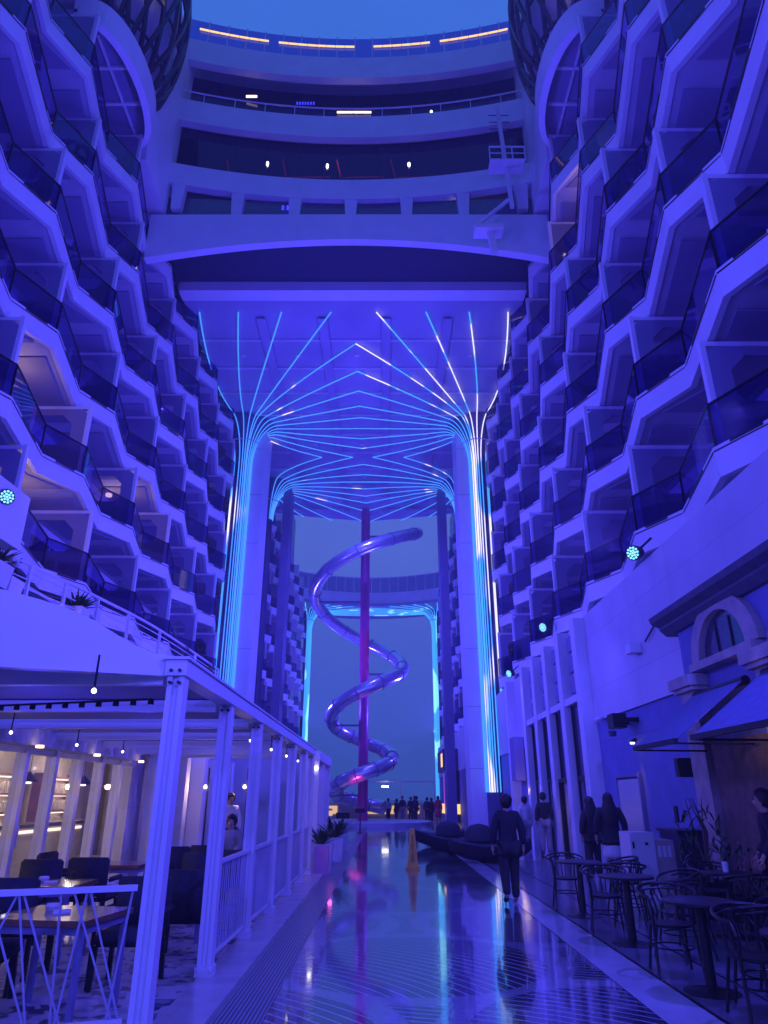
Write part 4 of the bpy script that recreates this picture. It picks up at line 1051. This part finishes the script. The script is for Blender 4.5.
gadget('projector', (5.5, 16.75, 3.3), 'black stage projector box mounted on the pale wall seam', 'projector', [('housing', 'black', lambda b: b.box(-.22, .1, -.22, .22, -.16, .16)), ('yoke', 'steel', lambda b: b.box(-.1, .34, -.36, -.31, -.05, .05).box(-.1, .34, .31, .36, -.05, .05)), ('lens', 'glassb', lambda b: b.lathe([(.1, 0), (.08, -.12)], (-.2, 0, -.22), 14))])
gadget('security_camera', (5.7, 18.8, 3.6), 'small white security camera below the wall seam beside the pilaster', 'camera', [('bracket', 'white', lambda b: b.bar((0, 0, 0), (.1, 0, .05), .04)), ('dome', 'white', lambda b: b.lathe([(.05, -.12), (.1, -.06), (.1, 0)], (-.08, 0, 0), 14))])
gadget('wall_camera', (5.7, 15.4, 4.75), 'box camera and short rod on the upper pale wall', 'camera', [('rod', 'steel', lambda b: b.bar((0, -1.0, .25), (0, -.4, .05), .03)), ('box_housing', 'white', lambda b: b.box(-.2, .05, 0, .35, -.1, .12))])
gadget('wall_speaker', (5.4, 13.2, 2.15), 'small dark speaker on the blue wall under the first awning', 'speaker', [('housing', 'black', lambda b: b.prism([(-.14, -.1), (.1, -.16), (.1, .16), (-.14, .1)], -.16, .16)), ('grille', 'steel', lambda b: b.box(-.15, -.141, -.08, .08, -.13, .13))])
# cyan flood lights visible
def flood(loc_, lab, s):
    t = empty('floodlight', loc_, 0, lab, 'floodlight', 'round cyan floodlights on the facades')
    ax = Vector((-s, -.75, -.35)).normalized(); q = ax.to_track_quat('Z', 'Y').to_matrix().to_4x4()
    b = MB(); b.lathe([(.13, -.25), (.17, -.02), (.17, 0)], (0, 0, 0), 18); b.v = [tuple(q @ Vector(v)) for v in b.v]; b.build('housing', 'steel', t, True)
    b = MB()
    for (r_, n) in ((0, 1), (.06, 6), (.12, 11)):
        for k in range(n): b.lathe([(.024, .004), (.024, .02)], (r_ * math.cos(6.283 * k / n), r_ * math.sin(6.283 * k / n), 0), 8)
    b.v = [tuple(q @ Vector(v)) for v in b.v]; b.build('led_cluster', 'cyan', t)
    b = MB(); b.bar((s * .05, 0, 0), (s * .45, 0, .35), .05); b.build('bracket', 'steel', t)
flood((5.45, 14.3, 6.6), 'cyan floodlight under the lowest right balconies nearest the camera', 1)
flood((5.5, 23.6, 7.1), 'cyan floodlight in the middle of the right facade', 1)
flood((5.5, 30.8, 6.7), 'small farthest cyan floodlight beside the right lit column', 1)
flood((-8.0, 13.4, 7.55), 'cyan floodlight on a pale box at the left edge', -1)
t = empty('lighting_box', (-8.6, 13.6, 7.4), 0, 'white angular box behind the cyan floodlight at the left edge', 'box')
MB().prism([(-.6, -.8), (.5, -.5), (.55, .8), (-.6, .9)], -.7, .55).build('cover', 'white', t)

# white menu cabinet and black planter
t = empty('menu_cabinet', (4.45, 12.9, 0), 0, 'white cabinet with slatted side panel standing behind the bistro tables', 'cabinet')
MB().box(-.38, .02, -.28, .28, 0, 1.12).build('body', 'white', t)
MB().box(.03, .34, -.25, .28, 0, 1.0).build('side_panel', 'stone', t)
b = MB()
for i in range(3): b.box(.07 + i * .08, .12 + i * .08, -.26, -.252, .75, .92)
b.build('pale_label', 'white', t)
b = MB(); b.box(-.35, -.32, -.29, -.281, .88, .98); b.box(-.14, -.09, -.29, -.281, .93, .97); b.box(-.14, -.09, -.29, -.281, .3, .34); b.build('latch', 'black', t)
t = empty('service_station', (5.3, 13.2, 0), 0, 'dark service cabinet in the shadow behind the shrub', 'cabinet')
MB().box(-.3, .45, -.3, .6, 0, 1.1).build('body', 'dark', t); MB().box(-.34, .49, -.34, .64, 1.1, 1.14).build('worktop', 'black', t)
plant((4.9, 11.75, 0), 1.35, 90, 'tall dark potted shrub beside the stone pier', spread=.7, pot=(.25, .5), potm='black', blade=False, group='shrubs by the pier')
plant((5.05, 10.8, 0), .8, 60, 'shorter dark shrub in front of the stone pier', spread=.6, pot=(.22, .4), potm='black', blade=False, group='shrubs by the pier')
t = empty('candle_jar', (4.5, 10.2, .75), 0, 'small white candle jar on the pier-side bistro table', 'jar')
MB().lathe([(.035, 0), (.04, .1), (.03, .12)], (0, 0, 0), 12).build('jar_body', 'whitec', t)

# lounge benches
def pod_bench(x, y, rz, L, lab, back=True):
    t = empty('lounge_bench', (x, y, 0), rz, lab, 'bench', 'dark boat-shaped lounge benches')
    n, m = 24, 10; vs = []; 
    for i in range(n + 1):
        u = -1 + 2 * i / n; w_ = .55 * math.sqrt(max(0, 1 - abs(u) ** 2.6)) + .01; zt = .42 + .16 * u * u; zb = .02 + .30 * abs(u) ** 3
        for k in range(m):
            a = 2 * math.pi * k / m; cz = math.sin(a); z = zt + .05 * cz if cz > 0 else zt + (zt - zb) * cz
            vs.append((u * L / 2, w_ * math.cos(a) * (1 if cz > -.2 else .75), z))
    fs = [(i * m + k, i * m + (k + 1) % m, (i + 1) * m + (k + 1) % m, (i + 1) * m + k) for i in range(n) for k in range(m)] + [tuple(range(m)), tuple(n * m + k for k in range(m))]
    b = MB(); b.add(vs, fs); b.build('hull', 'fabric', t, True)
    if back:
        b = MB(); b.lathe([(.30, 0), (.42, .12), (.40, .35), (.25, .5), (.05, .55)], (-L * .12, .22, .42), 18); b.build('back_bolster', 'fabric', t, True)
    MB().lathe([(.3, 0), (.34, .08)], (0, 0, 0), 20).build('foot', 'steel', t)
pod_bench(2.95, 21.3, R(-4), 2.3, 'nearest dark boat-shaped bench with round bolster by the right column')
pod_bench(2.35, 24.4, R(5), 2.1, 'middle dark boat-shaped bench behind the nearest', True)
pod_bench(2.0, 28.0, R(8), 2.0, 'farthest dark boat-shaped bench', False)

# caution sign
t = empty('caution_sign', (.72, 19.4, 0), 0, 'tall narrow yellow caution pillar standing on the wet floor', 'sign')
MB().add([(-.13, -.13, .06), (.13, -.13, .06), (.13, .13, .06), (-.13, .13, .06), (-.055, -.055, .93), (.055, -.055, .93), (.055, .055, .93), (-.055, .055, .93)], [(0, 1, 2, 3), (4, 5, 6, 7), (0, 1, 5, 4), (1, 2, 6, 5), (2, 3, 7, 6), (3, 0, 4, 7)]).build('body', 'yellow', t)
MB().box(-.17, .17, -.17, .17, 0, .06).build('base', 'yellow', t)
fc = bpy.data.curves.new('lettering', 'FONT'); fc.body = 'C\nA\nU\nT\nI\nO\nN'; fc.size = .115; fc.space_line = .78; fc.align_x = 'CENTER'; fc.extrude = .003
fo = bpy.data.objects.new('lettering', fc); col.objects.link(fo)
bpy.context.view_layer.update()
me = bpy.data.meshes.new_from_object(fo.evaluated_get(bpy.context.evaluated_depsgraph_get())); bpy.data.objects.remove(fo)
me.materials.clear(); me.materials.append(M['ink'])
fo = bpy.data.objects.new('lettering', me); col.objects.link(fo); fo.parent = t; fo.location = (0, -.085, .70); fo.rotation_euler = (R(90 - 5), 0, 0)
# posts on the promenade
for i, (x, y, lab) in enumerate(((-1.5, 27.5, 'slim dark stanchion beside the white planters'), (-1.2, 38, 'slim stanchion standing before the slide plinth'))):
    t = empty('stanchion', (x, y, 0), 0, lab, 'stanchion', 'slim stanchions')
    MB().lathe([(.16, 0), (.16, .03), (.03, .06), (.03, 1.0)], (0, 0, 0), 14).build('post', 'steel', t); MB().box(-.25, .25, -.02, .02, .95, 1.15).build('sign_plate', 'steel', t)

# ---------------------------------------------------------------- people
def skin_mesh(name, verts, edges, radii, m, sub=1, root=0):
    me = bpy.data.meshes.new(name); me.from_pydata(verts, edges, []); o = bpy.data.objects.new(name, me); col.objects.link(o)
    md = o.modifiers.new('s', 'SKIN'); md.use_smooth_shade = True
    for i, r in enumerate(radii):
        sv = me.skin_vertices[0].data[i]; sv.radius = r if isinstance(r, tuple) else (r, r); sv.use_root = (i == root)
    s2 = o.modifiers.new('u', 'SUBSURF'); s2.levels = sub; s2.render_levels = sub
    bpy.context.view_layer.update()
    r = bpy.data.meshes.new_from_object(o.evaluated_get(bpy.context.evaluated_depsgraph_get()))
    bpy.data.objects.remove(o); bpy.data.meshes.remove(me)
    r.name = name; r.materials.clear(); r.materials.append(M[m])
    for p in r.polygons: p.use_smooth = True
    return r
def person(loc_, rz, lab, top='navy', bottom='charcoal', stride=.0, long_hair=False, skirt=False, sit=False, h=1.0, group=None, arms=0.0, bag=False, wide=1.0, long_coat=False, name='person'):
    t = empty(name, loc_, rz, lab, 'person', group)
    V = []; E_ = []; Rr = []
    def add(p, r, par=None):
        V.append(tuple(Vector(p) * h)); Rr.append(tuple(x * h for x in r) if isinstance(r, tuple) else r * h)
        if par is not None: E_.append((par, len(V) - 1))
        return len(V) - 1
    W = wide
    hipz = .93 if not sit else .52
    dz = hipz - .93
    pel = add((0, 0, hipz), (.135 * W, .10)); sp = add((0, 0, 1.12 + dz), (.12 * W, .09), pel); chs = add((0, .01, 1.32 + dz), (.15 * W, .10), sp)
    nb = add((0, .0, 1.46 + dz), .06, chs); nk = add((0, .015, 1.51 + dz), .056, nb); hd = add((0, .03, 1.60 + dz), (.082, .098), nk); ht = add((0, .02, 1.68 + dz), (.07, .085), hd)
    nose = add((0, .135, 1.60 + dz), .012, hd)
    armI = []
    for sx in (-1, 1):
        sh_ = add((sx * .155 * W, 0, 1.41 + dz), .058, chs); sw = sx * stride * .25
        if sit: el = add((sx * .23, .10, 1.18 + dz), .043, sh_); wr = add((sx * .17, .32, 1.14 + dz), .03, el); fd = Vector((0, 1, -.1))
        else: el = add((sx * .225 * W, -.02 - sw * .5, 1.16 + dz), .043, sh_); wr = add((sx * .235 * W, .04 - sw + arms, .93 + dz + arms * .6), .028, el); fd = Vector((0, .12 + arms * 2, -1))
        fd.normalize(); pw = Vector(V[wr]) / h
        pa = add(pw + fd * .05, (.034, .02), wr); pk = add(pw + fd * .09, (.036, .016), pa)
        sidev = Vector((0, 1, 0)) if not sit else Vector((1, 0, 0))
        for fi, (off, ln) in enumerate(((-.03, .055), (-.01, .07), (.01, .075), (.03, .065))):
            b0 = pw + fd * .10 + sidev * off
            k1 = add(b0, .0085, pk); k2 = add(b0 + fd * ln * .55, .008, k1); add(b0 + fd * ln + Vector((-sx * .02, 0, 0)), .0065, k2)
        th = add(pw + fd * .045 + sidev * .04, .010, pa); add(pw + fd * .08 + sidev * .06, .008, th)
        armI.append((sh_, el, wr))
    legI = []
    for sx in (-1, 1):
        st = sx * stride
        hp_ = add((sx * .085 * W, 0, .90 + dz), .088 * W, pel)
        if sit: kn = add((sx * .11, .42, .50), .06, hp_); an = add((sx * .11, .44, .09), .04, kn); to = add((sx * .11, .58, .04), .034, an)
        else: kn = add((sx * .095, .03 + st * .22, .50), .060, hp_); an = add((sx * .09, st * .42 - .02, .09 + (.06 if st < 0 else 0)), .042, kn); to = add((sx * .10, st * .42 + .12, .04 + (.01 if st < 0 else 0)), .034, an)
        legI.append((hp_, kn, an, to))
    bo = bpy.data.objects.new('body', skin_mesh('body', V, E_, Rr, 'skin')); col.objects.link(bo); bo.parent = t
    g = lambda r, d, k=1.0: tuple(x * k + d for x in r) if isinstance(r, tuple) else (r * k + d, r * k + d)
    def cloth(nm, idx, m, d, extra=None, k=1.0):
        mp = {a: i for i, a in enumerate(idx)}; vv = [V[a] for a in idx]; ee = [(mp[a], mp[b]) for a, b in E_ if a in mp and b in mp]; rr = [g(Rr[a], d, k) for a in idx]
        if extra:
            for (p, r, par) in extra:
                vv.append(tuple(Vector(p) * h)); rr.append((r[0] * h, r[1] * h)); ee.append((mp[par] if par >= 0 else len(vv) - 2, len(vv) - 1))
        o = bpy.data.objects.new(nm, skin_mesh(nm, vv, ee, rr, m)); col.objects.link(o); o.parent = t
    tops = [pel, sp, chs, nb] + [i for a in armI for i in a]
    cloth('jacket' if top in ('navy', 'charcoal') else 'shirt', tops, top, .034, [((0, -.01, .80 + dz), (.21, .15), pel), ((0, -.01, .70 + dz), (.22, .16), -1)] if long_coat else None)
    if skirt: cloth('dress', [pel], bottom, .03, [((0, 0, .78 + dz), (.20, .15), pel), ((0, 0, .60 + dz), (.23, .18), -1), ((0, 0, .48 + dz), (.25, .20), -1)])
    else: cloth('trousers', [pel] + [i for l in legI for i in l[:3]], bottom, .030)
    cloth('shoes', [i for l in legI for i in l[2:]], 'black', .010)
    b = MB(); n_, m_ = 18, 12; hc = Vector((0, .005, 1.655 + dz)); vs = []
    for q in range(m_ + 1):
        ph = math.pi * q / m_ - math.pi / 2
        for k in range(n_):
            a = 2 * math.pi * k / n_; dx, dy, dzz = math.cos(ph) * math.cos(a), math.cos(ph) * math.sin(a), math.sin(ph)
            g_ = 1 + .05 * math.sin(7 * a + 3 * ph + len(lab)) + .03 * math.sin(13 * a)
            if dy > .35 and dzz < .35: g_ *= .72
            vs.append(tuple((hc + Vector((dx * .108 * g_, dy * .125 * g_ - .012, dzz * (.115 if dzz > 0 else .135) * g_))) * h))
    fs = [(q * n_ + k, q * n_ + (k + 1) % n_, (q + 1) * n_ + (k + 1) % n_, (q + 1) * n_ + k) for q in range(m_) for k in range(n_)]
    b.add(vs, fs)
    if long_hair:
        vs = []; lv = ((1.66, .105, .10, -.03), (1.58, .12, .085, -.05), (1.48, .15, .08, -.08), (1.36, .165, .075, -.10), (1.24, .15, .06, -.115), (1.12, .10, .04, -.12))
        for (z_, rx_, ry_, cy_) in lv:
            for k in range(n_):
                a = 2 * math.pi * k / n_; g_ = 1 + .06 * math.sin(9 * a + z_ * 20)
                vs.append(tuple(Vector((rx_ * g_ * math.cos(a), cy_ + ry_ * g_ * math.sin(a), z_ + dz)) * h))
        b.add(vs, [(q * n_ + k, q * n_ + (k + 1) % n_, (q + 1) * n_ + (k + 1) % n_, (q + 1) * n_ + k) for q in range(len(lv) - 1) for k in range(n_)] + [tuple(range(n_)), tuple((len(lv) - 1) * n_ + k for k in range(n_))])
    b.build('hair', 'hair', t, True)
    for sx in (-1, 1):
        b = MB(); b.lathe([(.006, -.03), (.016, -.01), (.014, .02), (.005, .03)], (sx * .075 * h, .02 * h, (1.62 + dz) * h), 8); b.build('ear', 'skin', t, True)
        b = MB(); b.lathe([(.004, -.009), (.010, 0), (.004, .009)], (sx * .03 * h, .108 * h, (1.635 + dz) * h), 8); b.build('eye', 'ink', t)
    MB().box(-.022 * h, .022 * h, .108 * h, .114 * h, (1.565 + dz) * h, (1.572 + dz) * h).build('mouth', 'redc', t)
    return t
person((2.13, 13.1, 0), R(3), 'man in a dark loose jacket walking away alone in the middle of the floor', stride=.16, wide=1.12, long_coat=True, h=.97)
person((4.72, 25.2, 0), R(10), 'person in a pale top near the shop door, left of two', top='whitec', bottom='greyc', h=.97, group=None)
person((5.1, 24.0, 0), R(-5), 'person in a dark sweater and pale trousers by the shop door', top='charcoal', bottom='greyc', h=1.03)
person((4.65, 17.0, 0), R(8), 'long-haired woman in black standing left of the pair by the lift', top='charcoal', bottom='charcoal', long_hair=True, h=.95, long_coat=True)
person((4.75, 15.9, 0), R(-6), 'long-haired woman in a dark top and white skirt right of the pair by the lift', top='navy', bottom='whitec', long_hair=True, skirt=True, h=.99, wide=1.3, long_coat=True)
person((4.84, 9.55, 0), R(70), 'person in a dark jacket standing at the right edge under the awnings', top='navy', bottom='charcoal', h=1.0, arms=.1)
person((-3.75, 18.3, 0), R(200), 'waiter in a white shirt standing beyond the dark chairs', top='whitec', bottom='charcoal', h=1.0)
person((-6.3, 8.0, 0), R(-60), 'seated guest in dark clothes behind the restaurant glass', top='greyc', bottom='charcoal', sit=True)
person((-3.0, 14.9, 0), R(180), 'seated guest in a pale shirt at the far pergola table', top='greyc', bottom='charcoal', sit=True)
far_people = [(.3, 54, .0, 'whitec', 'navy'), (.85, 55, .4, 'charcoal', 'charcoal'), (1.45, 56, 3.0, 'navy', 'greyc'), (1.95, 54.5, 2.4, 'charcoal', 'navy'), (2.5, 56, .3, 'navy', 'charcoal'), (3.0, 54.6, -.4, 'charcoal', 'charcoal'), (3.45, 56, 1.0, 'charcoal', 'navy'), (2.25, 58, 1.5, 'navy', 'navy'), (3.6, 50, .2, 'redc', 'redc'), (4.2, 48.5, .1, 'tan', 'tan')]
FL = ['pale-topped figure leftmost in the far crowd beside the slide', 'dark figure second from the left in the far crowd', 'figure in grey trousers in the left half of the far crowd', 'dark figure in the middle of the far crowd', 'dark figure right of the middle of the far crowd', 'dark figure second from the right in the far crowd', 'dark figure at the right end of the far crowd', 'dark figure standing behind the far crowd', 'far person in a red dress beside the right blade column', 'far person in a tan coat right of the red dress']
for (x, y, rz, tp, bt), lab in zip(far_people, FL):
    person((x + random.uniform(-.12, .12), y + random.uniform(-2.5, 2.5), 0), rz + random.uniform(-.8, .8), lab, top=tp, bottom=bt, stride=random.choice((0, .06, .12)), wide=random.uniform(.95, 1.15), h=random.uniform(.9, 1.06), group='people gathered at the far end', skirt=tp in ('redc', 'tan'))

# ---------------------------------------------------------------- far deck furniture
t = empty('far_bar', (-2.5, 66, 0), 0, 'distant low bar with warm lit counter beyond the slide', 'bar')
b = MB(); b.box(-5.6, 7.5, 0, 1, 0, 1.2); b.build('counter', 'kitchen', t)
b = MB()
for x0, x1 in ((-3.2, -1.6), (.6, 3.4), (4.6, 5.6)): b.box(x0, x1, -.06, -.01, .35, 1.0)
b.build('lit_panel', 'warmsoft', t)
b = MB(); b.box(2.3, 2.9, -.1, -.05, 2.5, 2.65); b.box(-2.2, -1.9, -.1, -.05, 1.9, 2.1); b.build('sign_light', 'bulb', t)
b = MB(); 
for x in (-5, -2, 1, 4, 7): b.bar((x, .5, 0), (x, .5, 3.0), .08)
b.bar((-5, .5, 3.0), (7, .5, 3.0), .12); b.build('frame', 'white', t)
t = empty('stern_railing', (XC, 92, 0), 0, 'thin white railing across the far end of the deck', 'railing')
b = MB()
for z in (.3, .6, .9, 1.2): b.bar((-9, 0, z), (9, 0, z), .04)
for i in range(19): b.bar((-9 + i, 0, 0), (-9 + i, 0, 1.2), .06)
b.build('rails', 'white', t)
t = empty('far_kiosk', (5.2, 57, 0), 0, 'distant shop kiosk with pink and yellow lights right of the far crowd', 'kiosk')
MB().box(-.6, .8, 0, 6, 3.6, 5.2).build('canopy_box', 'slate', t)
MB().box(-.63, -.61, .5, 2, 3.9, 4.9).build('yellow_sign', 'yellowglow', t)
MB().box(-.5, -.4, 1, 1.25, .8, 3.4).build('pink_tube', 'neonp', t)
MB().box(-.4, .6, 0, 5.5, .5, 1.2).build('counter', 'yellowglow', t)
b = MB(); b.box(.3, .8, .2, 5.8, 0, 3.6); b.build('rear_panel', 'dark', t)
b = MB(); b.bar((-.5, .2, 0), (-.5, .2, 3.6), .12); b.build('post', 'white', t)
for i, (x, y, h_) in enumerate(((-4.6, 40, 2.6), (-4.2, 48, 2.4))):
    t = empty('carousel_ornament', (x, y, 0), 0, ['blue lit round kiosk left of the slide', 'second blue lit round kiosk behind the first, left of the slide'][i], 'kiosk', 'blue kiosks')
    MB().lathe([(.9, 0), (.9, 1.0), (.3, 1.05), (.3, h_ - .5), (1.1, h_ - .4), (.7, h_), (.1, h_ + .5)], (0, 0, 0), 20).build('stand', 'white2', t, True)
    MB().lathe([(.92, .6), (.92, .9)], (0, 0, 0), 20).build('light_band', 'warmsoft', t)
